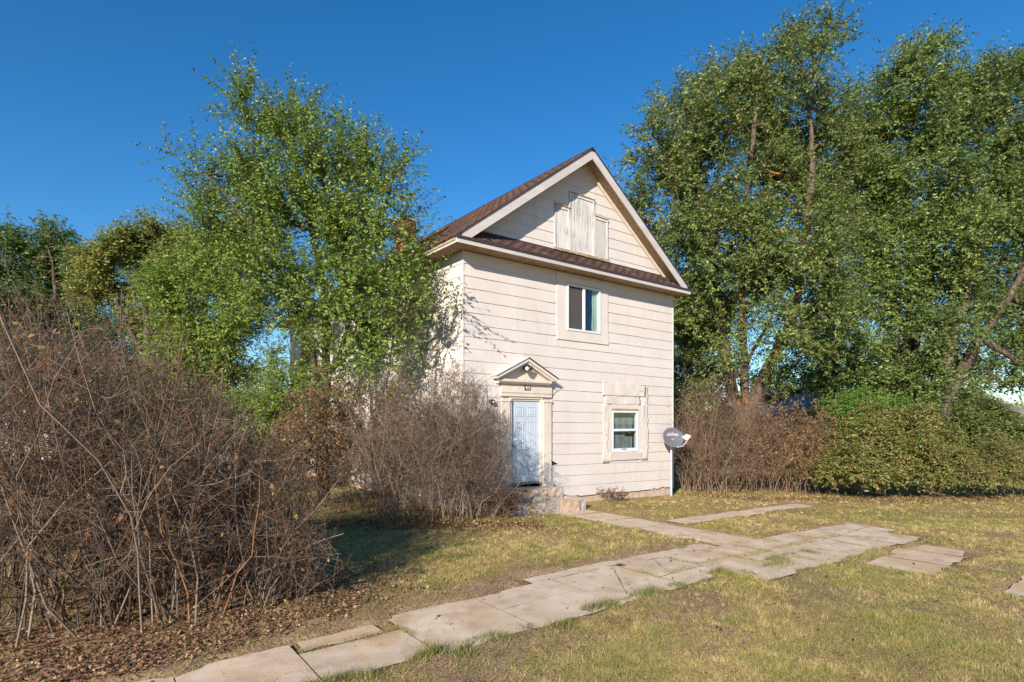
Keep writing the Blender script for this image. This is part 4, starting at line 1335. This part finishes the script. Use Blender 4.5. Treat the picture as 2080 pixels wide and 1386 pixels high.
tree('dark_boxelder_tree', 'leaning dark-trunked tree crowding the right edge above the hedge',
     [[b, at(1925, 870, RD - .8), at(1905, 800, RD - .8), at(1925, 720, RD - .8), at(1960, 600, RD - .8), at(2000, 450, RD), at(2030, 280, RD)],
      [at(1915, 830, RD - .8), at(1945, 770, RD - .6), at(1990, 690, RD - .6), at(2050, 600, RD - .6), at(2110, 500, RD)],
      [at(1925, 720, RD - .8), at(1900, 640, RD - 1), at(1920, 560, RD - 1.2)],
      [at(1990, 690, RD - .6), at(2050, 720, RD - 1), at(2090, 760, RD - 1.2)]],
     lobes_px([(1960, 280, 80, RD), (2045, 160, 50, RD), (2060, 260, 75, RD), (1990, 400, 85, RD), (2080, 380, 80, RD), (2030, 520, 85, RD), (1930, 600, 75, RD), (2030, 640, 75, RD), (1960, 690, 60, RD), (2050, 720, 45, RD), (2110, 150, 60, RD), (2130, 300, 80, RD),
               (2140, 480, 90, RD), (2120, 620, 80, RD), (2090, 760, 35, RD), (1900, 720, 45, RD), (1890, 790, 32, RD - .5), (1940, 780, 34, RD - .5), (1980, 770, 40, RD - .5), (1860, 800, 26, RD - .8), (1900, 660, 50, RD - 1), (2000, 180, 40, RD)], 1.6, 1.0),
     2400, .36, (.13, .09), M['dusty_leaf'], M['elm_bark'], K=4, nleaf=15, Lr=(.5, 1.2), step=.8, tints=(0, .95), sprawl=.8, droop=-.06, tri=True, twig=0)
b = ground_pt(1425, 25)
tree('bright_green_tree', 'bright green tree low behind the right corner of the house',
     [[b, at(1425, 820, 25), at(1420, 700, 25), at(1405, 600, 25)]],
     lobes_px([(1392, 620, 36, 25), (1400, 690, 48, 25), (1435, 650, 36, 25), (1385, 760, 40, 25), (1440, 770, 45, 25), (1410, 560, 34, 25), (1480, 760, 30, 25), (1390, 820, 45, 25), (1450, 830, 45, 25)], 1.0),
     560, .2, (.13, .08), M['bright_leaf'], M['elm_bark'], K=5, nleaf=11, Lr=(.5, 1.0), step=.8, tri=True, twig=0)
for px, d, lb, hs in ((1580, 40, 'far green tree low in the gap beside the leaning maple trunk', 750), (1680, 42, 'far green tree behind the grey neighbouring roof', 735), (2060, 60, 'far green tree low at the right edge', 820)):
    b = ground_pt(px, d)
    tree('background_tree', lb, [[b, at(px, 830, d), at(px + 5, hs + 20, d)]],
         lobes_px([(px - 40, hs + 40, 34, d), (px + 45, hs + 40, 36, d), (px, hs + 24, 36, d), (px - 30, hs + 80, 40, d), (px + 40, hs + 80, 40, d), (px, hs + 90, 40, d)], 1.5),
         320, .2, (.2, .12), M['elm_leaf'], M['elm_bark'], K=5, nleaf=9, Lr=(.7, 1.3), step=.9, group='far trees beyond the right hedge', tri=True, twig=0)

# ------------------------------------------------------------------ leafless shrubs
def bare_shrub(name, label, starts, dirs, lens, mat, levels, r0=.014, leaves=0, leafmat=None, leaf=(.05, .03), up0=.06, wob0=.19, cat='shrub', group=None, leaf_at=(.2, 1), tint_leaf=(0, 1), env=None):
    base = np.array([starts[:, 0].mean(), starts[:, 1].mean(), float(starts[:, 2].min())])
    g = Geo()
    P = wander(starts, dirs, lens, 8, wob0, up0)
    if env is not None:                               # draw tall stems back under the outline
        for _ in range(12):
            bad = ~env(P[:, -1])
            if not bad.any(): break
            P[bad] = P[bad, :1] + (P[bad] - P[bad, :1]) * .93
    rr = r0 * RNG.uniform(.55, 1.35, len(P))
    R = rr[:, None] * np.linspace(1, .35, 8)[None]
    V, F = tubes(P, R, 5)
    g.add(V, F, np.repeat(RNG.random(len(P)), 40))
    L = lens; Rt = R
    pool = []
    for (n, ratio, m, spread, up, wob, rmul, tmin) in levels:
        PP = np.repeat(P, n, 0); LL = np.repeat(L, n)
        t = RNG.uniform(tmin, 1.0, len(PP))
        s, d = along(PP, t)
        rp = np.repeat(Rt, n, 0)[np.arange(len(PP)), np.clip((t * (P.shape[1] - 1)).astype(int), 0, P.shape[1] - 1)]
        D = norm(d * .75 + RNG.normal(size=d.shape) * spread + np.array([0, 0, up]))
        L2 = LL * ratio * RNG.uniform(.55, 1.25, len(PP)) * (1.15 - .45 * t)
        P = wander(s, D, L2, m, wob, .03); L = L2
        keep = P[:, :, 2].min(1) > .02
        if env is not None: keep &= env(P[:, -1])
        P, L, rp = P[keep], L[keep], rp[keep]
        Rt = np.maximum(rp * rmul, .0022)[:, None] * np.linspace(1, .5, m)[None]
        V, F = tubes(P, Rt, 4 if m > 4 else 3)
        g.add(V, F, np.repeat(RNG.random(len(P)), m * (4 if m > 4 else 3)))
        pool.append(P)
    root = tag(empty(name, tuple(base)), label, cat, group)
    g.v = [x - base for x in g.v]
    g.build('branches', mat, root)
    if leaves:
        Q = pool[-1]; Q = Q[RNG.integers(0, len(Q), leaves)]
        p, d = along(Q, RNG.uniform(leaf_at[0], leaf_at[1], leaves))
        ax = norm(d * .4 + rnd3(leaves) * .6 + np.array([0, 0, -.4]))
        sz = RNG.uniform(.6, 1.3, leaves)
        V, F, T = leaf_quads(p, ax, rnd3(leaves), leaf[0] * sz, leaf[1] * sz, np.clip(tint_leaf[0] + (tint_leaf[1] - tint_leaf[0]) * RNG.random(leaves), 0, 1))
        gl = Geo(); gl.add(V - base, F, T); gl.build('dry_leaves', leafmat, root)
    return root


def stems(n, ub, vb, height, lean, focus=None, jitter=.15):
    """stem bases in house (u,v) box; height(u) -> metres"""
    u = RNG.uniform(*ub, n); v = RNG.uniform(*vb, n)
    x, y = from_uv(u, v)
    s = np.stack([x, y, gz(x, y) - .03], -1)
    h = height(u, v) * RNG.uniform(.62, 1.05, n)
    d = np.stack([RNG.normal(0, jitter, n), RNG.normal(0, jitter, n), np.ones(n)], -1)
    cu, cv = np.mean(ub), np.mean(vb)
    lu = (u - cu) / max(.1, (ub[1] - ub[0]) / 2) * lean[0]; lv = (v - cv) / max(.1, (vb[1] - vb[0]) / 2) * lean[1]
    d[:, 0] += lu * HU[0] + lv * HV[0]; d[:, 1] += lu * HU[1] + lv * HV[1]
    return s, norm(d), h


LV = [(7, .34, 5, .7, .10, .22, .55, .12), (5, .52, 3, .75, .08, .28, .55, .1), (3, .6, 2, .8, .06, .24, .65, .12)]
# the big lilac thicket in the left foreground, three clumps
LU = [-9, -7.5, -7, -6.5, -6, -5.5, -5, -4.5, -4.1, -3.7]
LH = [3.6, 3.5, 3.25, 3.2, 2.95, 2.55, 2.0, 1.2, .6, .3]
def lilac_top(u): return np.interp(u, LU, LH)
def lilac_env(p):
    u, v = to_uv(p[:, 0], p[:, 1])
    return (u < -4.62 + .3 * RNG.random(len(p)) ** 3) & (p[:, 2] < lilac_top(u) * (1.0 + .16 * (vnoise(u, v, .35, 15) - .4)) + .12 * RNG.random(len(p)) ** 4)
s, d, h = stems(130, (-8.2, -6.5), (1.2, 4.1), lambda u, v: lilac_top(u) * 1.22, (.06, .10), jitter=.17)
bare_shrub('lilac_shrub', 'huge bare lilac thicket at the left edge beside the sidewalk', s, d, h, M['lilac_twig'], LV, .011, 1700, M['mixed_dry_leaf'], (.06, .042), tint_leaf=(0, 1), env=lilac_env)
s, d, h = stems(125, (-6.8, -5.1), (1.7, 4.4), lambda u, v: lilac_top(u) * 1.22, (.12, .12), jitter=.18)
bare_shrub('lilac_shrub', 'bare lilac thicket in the middle of the left hedge, over dry leaves', s, d, h, M['lilac_twig'], LV, .010, 800, M['mixed_dry_leaf'], (.055, .038), env=lilac_env)
s, d, h = stems(75, (-5.5, -4.85), (2.2, 4.35), lambda u, v: lilac_top(u) * 1.1, (.3, .25), jitter=.2)
d[:, 0] += .12
bare_shrub('lilac_shrub', 'low bare lilac clump reaching right over the lawn', s, norm(d), h, M['lilac_twig'], LV, .009, 200, M['mixed_dry_leaf'], (.045, .03), env=lilac_env)

# the bare shrub round the left front corner of the house
LV2 = [(7, .38, 4, .65, .14, .22, .58, .15), (5, .52, 3, .7, .10, .28, .6, .1), (3, .55, 2, .75, .08, .24, .7, .15)]
def corner_stems(n, x0, x1, y0, y1, ztop, leanx, jit=.16):
    x = RNG.uniform(x0, x1, n); y = RNG.uniform(y0, y1, n)
    s = np.stack([x, y, gz(x, y) - .03], -1)
    u, v = to_uv(x, y)
    d = np.stack([RNG.normal(0, jit, n) + leanx * (x - (x0 + x1) / 2), RNG.normal(0, jit, n) - .05, np.ones(n)], -1)
    h = ztop * RNG.uniform(.65, 1.0, n)
    return s, norm(d), h
def dome(xs, hs):
    return lambda p: p[:, 2] < np.interp(p[:, 0], xs, hs) * (1 + .14 * (vnoise(p[:, 0], p[:, 1], .3, 18) - .5)) + .15 * RNG.random(len(p)) ** 4
cenv = dome([-3.7, -3.2, -2.6, -2, -1.4, -.8, -.35, -.05, .14], [1.0, 2.6, 3.2, 3.45, 3.5, 3.3, 2.85, 2.3, .9])
s, d, h = corner_stems(110, -2.9, -.75, 11.5, 12.3, 3.9, .16, .2)
bare_shrub('corner_shrub', 'dense bare grey shrub hiding the left front corner of the house', s, d, h, M['grey_twig'], LV2, .010, 4500, M['mixed_dry_leaf'], (.035, .02), env=cenv, tint_leaf=(0, .95))
s, d, h = corner_stems(40, -.95, -.35, 11.8, 12.5, 2.6, .4, .2)
bare_shrub('corner_shrub', 'bare grey shrub leaning across the front door', s, norm(d), h, M['grey_twig'], LV2, .009, 500, M['dry_leaf'], (.03, .02), env=cenv)
lenv = dome([-6.2, -5.6, -5, -4.2, -3.4, -2.8, -2.4], [.8, 2.0, 2.7, 3.2, 3.35, 3.2, 2.6])
s, d, h = corner_stems(75, -5.6, -2.7, 12.6, 13.9, 3.9, .08, .2)
bare_shrub('leafy_shrub', 'brown-leaved shrub below the tall elm by the side wall', s, d, h, M['grey_twig'], LV2, .009, 24000, M['rust_leaf'], (.055, .036), env=lenv)
LV3 = [(7, .38, 4, .65, .14, .22, .58, .15), (5, .5, 3, .7, .10, .28, .6, .1), (2, .55, 2, .75, .08, .24, .8, .15)]
# small red bush and dry weeds by the wall
x, y = from_uv(.55, 1.05)
s = np.stack([x + RNG.normal(0, .22, 30), y + RNG.normal(0, .18, 30), np.full(30, .0)], -1)
bare_shrub('red_bush', 'small reddish bush crowding the left end of the stone steps', s, norm(np.stack([RNG.normal(0, .4, 30), RNG.normal(0, .4, 30), np.ones(30)], -1)), np.full(30, .65), M['brown_twig'], LV2[:2], .006, 1500, M['dry_leaf'], (.04, .02), tint_leaf=(0, .5))
for uu, hh, lb in ((4.55, .42, 'dry brown weed against the foundation below the lower window'), (4.95, .22, 'short dry weed at the foundation right of the taller weed')):
    x, y = from_uv(uu, .28)
    n = 16
    s = np.stack([x + RNG.normal(0, .1, n), y + RNG.normal(0, .06, n), gz(np.full(n, x), np.full(n, y)) - .01], -1)
    bare_shrub('dry_weed', lb, s, norm(np.stack([RNG.normal(0, .4, n), RNG.normal(0, .4, n), np.ones(n)], -1)), np.full(n, hh), M['brown_twig'], LV2[:2], .005, 420, M['dry_leaf'], (.035, .02), cat='weed')
# right: bare brown thicket past the dish
def pix_stems(n, p0, p1, d0, d1, h, jit=.15):
    px = RNG.uniform(p0, p1, n); dd = RNG.uniform(d0, d1, n)
    x = (px - 1040) / FPX * dd
    s = np.stack([x, dd, gz(x, dd) - .03], -1)
    return s, norm(np.stack([RNG.normal(0, jit, n), RNG.normal(0, jit, n), np.ones(n)], -1)), h(px) * RNG.uniform(.65, 1.05, n)
s, d, h = pix_stems(120, 1385, 1525, 17.6, 19.4, lambda p: 3.2 + 1.3 * np.exp(-((p - 1480) / 45) ** 2), .15)
bare_shrub('brown_thicket', 'bare brown thicket behind the satellite dish', s, d, h * .9, M['brown_twig'], LV3, .010, 5000, M['dry_leaf'], (.045, .025))
s, d, h = pix_stems(95, 1525, 1690, 17.8, 19.4, lambda p: 3.1 + .4 * np.sin(p / 18.0), .15)
bare_shrub('brown_thicket', 'brown and olive thicket left of the green hedge', s, d, h * .9, M['brown_twig'], LV3, .009, 15000, M['rust_leaf'], (.06, .038), tint_leaf=(.0, 1))

# leafy hedges on the right
def hedge(name, label, px0, px1, d, lobes, ntip, mat, leaf=(.075, .05), tints=(0, 1), bark_='brown_twig', cat='hedge'):
    b = ground_pt((px0 + px1) / 2, d)
    limbs = [[b, b + np.array([0, 0, .5])]]
    for k in range(9):
        q = ground_pt(px0 + (px1 - px0) * (k + .5) / 9, d + random.uniform(-.5, .5))
        limbs.append([b + np.array([0, 0, .02]), q + np.array([0, 0, .1]), q + np.array([random.uniform(-.1, .1), 0, .9])])
    return tree(name, label, limbs, lobes_px(lobes, .5), ntip, .05, leaf, mat, M['elm_bark'], K=5, Lr=(.25, .55), nleaf=10, up=.35, step=.3, tipr=.004, tints=tints, shell=.36, cat=cat, tri=True, twig=.003)
hedge('leafy_hedge', 'rounded olive green hedge with browning leaves at the right', 1690, 1910, 17.6,
      [(1705, 905, 34, 18), (1725, 868, 22, 18.2), (1778, 845, 34, 18.2), (1770, 890, 40, 17.8), (1822, 880, 26, 18), (1862, 850, 34, 18), (1870, 895, 36, 17.6), (1918, 880, 24, 18), (1700, 950, 34, 17.6), (1752, 940, 42, 17.4), (1822, 930, 44, 17.3), (1880, 940, 42, 17.2), (1690, 985, 20, 17.3),
       (1735, 982, 28, 17.1), (1795, 978, 32, 16.9), (1855, 982, 30, 16.8), (1925, 925, 30, 17.5), (1905, 978, 26, 16.9)],
      1500, M['hedge_leaf'], (.085, .06))
hedge('climbing_bush', 'fresh green bush rising behind the olive hedge', 1720, 1780, 19.4,
      [(1745, 830, 36, 19.2), (1720, 860, 30, 19), (1770, 840, 32, 19.4), (1800, 820, 30, 19.5), (1700, 830, 26, 19.4)], 420, M['bright_leaf'], (.09, .055), cat='bush')
hedge('round_bush', 'round green bush in front of the sloping grey roof edge', 1940, 2050, 19.5,
      [(1960, 850, 36, 19.5), (2000, 838, 36, 19.5), (2040, 855, 30, 19.5), (1990, 880, 36, 19.3), (1945, 890, 30, 19.4), (2040, 890, 28, 19.5)], 520, M['hedge_leaf'], (.085, .055), (-.1, .65), cat='bush')
hedge('yellowing_hedge', 'yellow-green hedge at the right edge of the lawn', 1960, 2120, 17.2,
      [(1985, 930, 36, 17.2), (2030, 920, 42, 17.2), (2080, 915, 45, 17.2), (1975, 970, 30, 17), (2020, 965, 36, 16.9), (2070, 965, 40, 16.9), (2130, 930, 50, 17.2), (2120, 970, 40, 17)],
      850, M['hedge_leaf'], (.065, .04), (.1, 1))

# ------------------------------------------------------------------ neighbours
def gable_house(name, label, px, d, w, ln, eave, ridge, wall, roofm, rz=0.0, over=.6, fas=.35, fm='grey_fascia'):
    x = (px - 1040) / FPX * d
    h = tag(empty(name, (x, d, float(gz_flat(x, d))), rz), label, 'house')
    MB().prism([(-w / 2, 0, -.3), (w / 2, 0, -.3), (w / 2, 0, eave), (0, 0, ridge - .2), (-w / 2, 0, eave)], (0, ln, 0)).build('wall', M[wall], h)
    sl = (ridge - eave) / (w / 2)
    rf = None
    for s in (-1, 1):
        e = s * (w / 2 + over); ze = eave - over * sl
        P = [(e, -over, ze), (0, -over, ridge), (0, -over, ridge + .12), (e, -over, ze + .12)]
        o = MB().prism(P, (0, ln + 2 * over, 0)).build('roof', M[roofm], h)
        P = [(e, -over - .05, ze - fas + .1), (0, -over - .05, ridge - fas + .1), (0, -over - .05, ridge + .1), (e, -over - .05, ze + .1)]
        MB().prism(P, (0, .045, 0)).build('rake_board', M[fm], o)
    for wx in (-w * .28, w * .22):
        f = MB().box(wx - .7, wx + .7, -.04, .02, 1.0, 2.1).build('window', M['white_vinyl'], h)
        MB().box(wx - .62, wx + .62, -.055, -.041, 1.08, 2.02).build('pane', M['void'], f)
    return h
gable_house('neighbour_house', 'low neighbouring house with a wide grey roof behind the right hedge', 1838, 32, 13.6, 12, 2.9, 4.75, 'tan_wall', 'grey_roof', .05)
gable_house('grey_shed', 'low grey-roofed shed at the right edge behind the hedge', 2200, 24, 7.5, 6, 1.15, 2.2, 'tan_wall', 'grey_roof', 0, .5, .2)
gable_house('white_shed', 'small white shed glimpsed through the shrubs left of the house', 515, 24, 3.0, 4, 1.5, 2.3, 'far_white_wall', 'far_white_wall', .5, .1, .12, 'far_white_wall')
gable_house('far_white_house', 'far white building glimpsed at the left edge through the thicket', 0, 30, 5, 6, 2.0, 3.0, 'far_white_wall', 'grey_roof', .2)

# ------------------------------------------------------------------ grass, weeds, fallen leaves
def scatter(n, y0, y1):
    """points on the ground in view between two depths"""
    y = RNG.uniform(y0, y1, n); x = RNG.uniform(-1.03, 1.03, n) * y * (1040 / FPX)
    w = y / y1
    k = RNG.random(n) < w
    return x[k], y[k]


def blades(x, y, h, w, tint, lean=.5):
    n = len(x)
    a = RNG.uniform(0, 6.283, n); L = h * RNG.uniform(.0, lean, n) * 1.6
    dx, dy = np.cos(a), np.sin(a)
    b = RNG.uniform(0, 6.283, n)
    z = gz(x, y) - .004
    p0 = np.stack([x - np.cos(b) * w / 2, y - np.sin(b) * w / 2, z], -1)
    p1 = np.stack([x + np.cos(b) * w / 2, y + np.sin(b) * w / 2, z], -1)
    p2 = np.stack([x + dx * L, y + dy * L, z + h], -1)
    V = np.stack([p0, p1, p2], 1).reshape(-1, 3)
    return V, np.arange(n * 3).reshape(-1, 3), np.repeat(tint, 3)


G = Geo()
for (y0, y1, n, w, h) in ((3.9, 6.5, 190000, .0042, .05), (6.5, 9.5, 200000, .006, .05), (9.5, 13.5, 190000, .009, .05), (13.5, 22, 160000, .014, .055), (22, 45, 40000, .05, .09)):
    x, y = scatter(n, y0, y1)
    u, v = to_uv(x, y)
    inside = (u > -.05) & (u < WID + .05) & (v < .03) & (v > -LEN)
    bs = bare_soil(u, v); pv = on_paving(u, v)
    patch = vnoise(x, y, .8, 61) * .4 + vnoise(x, y, .25, 62) * .3 + vnoise(x, y, .1, 63) * .3
    dens = (1 - .86 * bs) * (.25 + .95 * np.clip((patch - .34) * 3.2, 0, 1))
    dens = np.where(pv < -.01, .006, dens)
    k = (RNG.random(len(x)) < dens) & ~inside
    x, y, u, v = x[k], y[k], u[k], v[k]; patch = patch[k]
    green = np.clip((vnoise(x, y, 1.3, 71) * .34 + vnoise(x, y, .35, 72) * .33 + vnoise(x, y, .12, 73) * .33 - .41) * 5, 0, 1)
    green = np.maximum(green, np.clip((.3 - on_paving(u, v)) * 1.2, 0, .5) * (v > 6.3))
    tint = np.clip(.80 - .50 * green + RNG.normal(0, .25, len(x)), 0, 1)
    hh = h * RNG.uniform(.2, .95, len(x)) * (.5 + .55 * green)
    V, F, T = blades(x, y, hh, np.full(len(x), w) * RNG.uniform(.7, 1.3, len(x)), tint, 1.0)
    G.add(V, F, T)
    # tufts: some of those spots carry a bunch of longer blades
    m = RNG.random(len(x)) < .035 * (.3 + 1.4 * np.clip((patch - .4) * 3, 0, 1))
    q = 11
    xx = np.repeat(x[m], q) + RNG.normal(0, .022, m.sum() * q); yy = np.repeat(y[m], q) + RNG.normal(0, .022, m.sum() * q)
    tt = np.clip(np.repeat(tint[m] + RNG.normal(0, .18, m.sum()), q) + RNG.normal(0, .1, m.sum() * q), 0, 1)
    V, F, T = blades(xx, yy, h * RNG.uniform(.35, 1.35, len(xx)), np.full(len(xx), w), tt, .8)
    G.add(V, F, T)
    # dead thatch lying flat
    m = RNG.random(len(x)) < .55
    nn = int(m.sum()); a = RNG.uniform(0, 6.283, nn); L = RNG.uniform(.03, .10, nn)
    p = np.stack([x[m], y[m], gz(x[m], y[m]) + .006], -1); dd = np.stack([np.cos(a), np.sin(a), RNG.uniform(.0, .3, nn)], -1); sd = np.stack([-np.sin(a), np.cos(a), np.zeros(nn)], -1) * (w * .6)
    V = np.stack([p - sd, p + sd, p + dd * L[:, None]], 1).reshape(-1, 3)
    G.add(V, np.arange(nn * 3).reshape(-1, 3), np.repeat(np.clip(RNG.normal(.86, .14, nn), 0, 1), 3))
tag(G.build('grass', M['grass']), 'short dry lawn grass with green patches', 'grass', kind='stuff')

# taller weeds along the near edge of the sidewalk and in the slab joints
G = Geo()
n = 16000
u = RNG.uniform(-7, 3, n); v = 6.30 + np.abs(RNG.normal(0, .22, n))
cl = vnoise(u, v, .22, 81)
k = (cl > .46) & (RNG.random(n) < np.clip((cl - .42) * 4, 0, 1)); u, v, cl = u[k], v[k], cl[k]
x, y = from_uv(u, v)
V, F, T = blades(x, y, RNG.uniform(.03, .12, len(x)) * np.clip((cl - .3) * 3, .4, 1.3), np.full(len(x), .006), np.clip(RNG.normal(.40, .28, len(x)), 0, 1), .6)
G.add(V, F, T)
lines = [((-4.33, 5.4), (-4.33, 6.3), .03), ((-.73, 5.4), (-.73, 6.3), .05), ((-.7, 5.95), (4.8, 5.98), .05), ((.3, 5.4), (.3, 6.9), .035), ((1.25, 5.4), (1.25, 6.9), .035), ((2.12, 5.4), (2.12, 6.9), .035), ((3.1, 5.4), (3.1, 6.9), .035), ((4.05, 5.4), (4.05, 6.9), .035),
         ((1.87, 1.5), (2.96, 1.49), .03), ((1.87, 2.44), (2.96, 2.44), .03), ((1.87, 3.39), (2.96, 3.39), .035), ((1.87, 4.39), (2.96, 4.39), .035), ((1.7, 5.38), (3.1, 5.36), .06), ((-5.35, 5.62), (-4.3, 5.64), .04), ((2.4, 7.0), (4.8, 7.2), .25)]
for (a, b_, sp) in lines:
    L = math.hypot(b_[0] - a[0], b_[1] - a[1]); m = int(800 * L * (1 + sp * 4))
    t_ = RNG.random(m); uu = a[0] + (b_[0] - a[0]) * t_ + RNG.normal(0, sp, m); vv = a[1] + (b_[1] - a[1]) * t_ + RNG.normal(0, sp, m)
    k = vnoise(uu, vv, .2, 91) > .44
    x, y = from_uv(uu[k], vv[k])
    V, F, T = blades(x, y, RNG.uniform(.03, .075, len(x)), np.full(len(x), .007), np.clip(RNG.normal(.75, .2, len(x)), 0, 1), .7)
    G.add(V, F, T)
tag(G.build('sidewalk_weeds', M['weed']), 'green weeds along the sidewalk edge and its joints', 'weeds', kind='stuff')


def litter(name, label, u, v, size, mat, zmax=.04, tint=None):
    x, y = from_uv(u, v); n = len(x)
    z = gz(x, y) + .006 + RNG.random(n) ** 2 * zmax
    nr = norm(np.array([0, 0, 1.0]) + RNG.normal(size=(n, 3)) * .55)
    ax = rnd3(n); ax = norm(ax - nr * (ax * nr).sum(-1, keepdims=True))
    sz = size * RNG.uniform(.6, 1.35, n)
    V, F, T = leaf_quads(np.stack([x, y, z], -1), ax, nr, sz, sz * RNG.uniform(.5, .8, n), RNG.random(n) if tint is None else tint)
    g = Geo(); g.add(V, F, T)
    return tag(g.build(name, mat), label, 'leaf litter', kind='stuff')


n = 24000
u = RNG.uniform(-10, -2.9, n); v = 2.0 + 3.55 * RNG.beta(2.6, 1.3, n)
edge = 5.30 - .62 * np.clip((u + 6.2) / 2.4, 0, 1) + .25 * (vnoise(u, v, .3, 95) - .5)
k = (v < edge + .18 * RNG.random(n) ** 3) & (RNG.random(n) < np.clip((-3.0 - u) / 1.6, 0, 1))
litter('leaf_litter', 'brown fallen leaves under the left lilac thicket', u[k], v[k], .036, M['dry_leaf'], .03)
n = 5200
x = RNG.uniform(-4.6, .6, n); y = 11.5 + RNG.normal(-.25, .35, n)
u, v = to_uv(x, y); k = (u < .6) | (v > 1.1)
litter('leaf_litter', 'brown fallen leaves in front of the corner shrub', u[k], v[k], .05, M['dry_leaf'], .03)
n = 3000
px = RNG.uniform(1380, 2080, n); dd = 16.9 + RNG.normal(0, .35, n); x = (px - 1040) / FPX * dd
u, v = to_uv(x, dd); k = u > 7.9
litter('leaf_litter', 'brown fallen leaves along the foot of the right hedge', u[k], v[k], .055, M['dry_leaf'], .03)
n = 900
u = RNG.uniform(-6, 5, n); v = RNG.uniform(4.6, 6.9, n)
litter('leaf_litter', 'scattered dead leaf bits on the sidewalk slabs', u, v, .028, M['dry_leaf'], .02)
n = 700
u = RNG.uniform(-4, 6, n); v = RNG.uniform(.8, 9.5, n)
litter('leaf_litter', 'stray dead leaves scattered across the lawn', u, v, .04, M['dry_leaf'], .05)
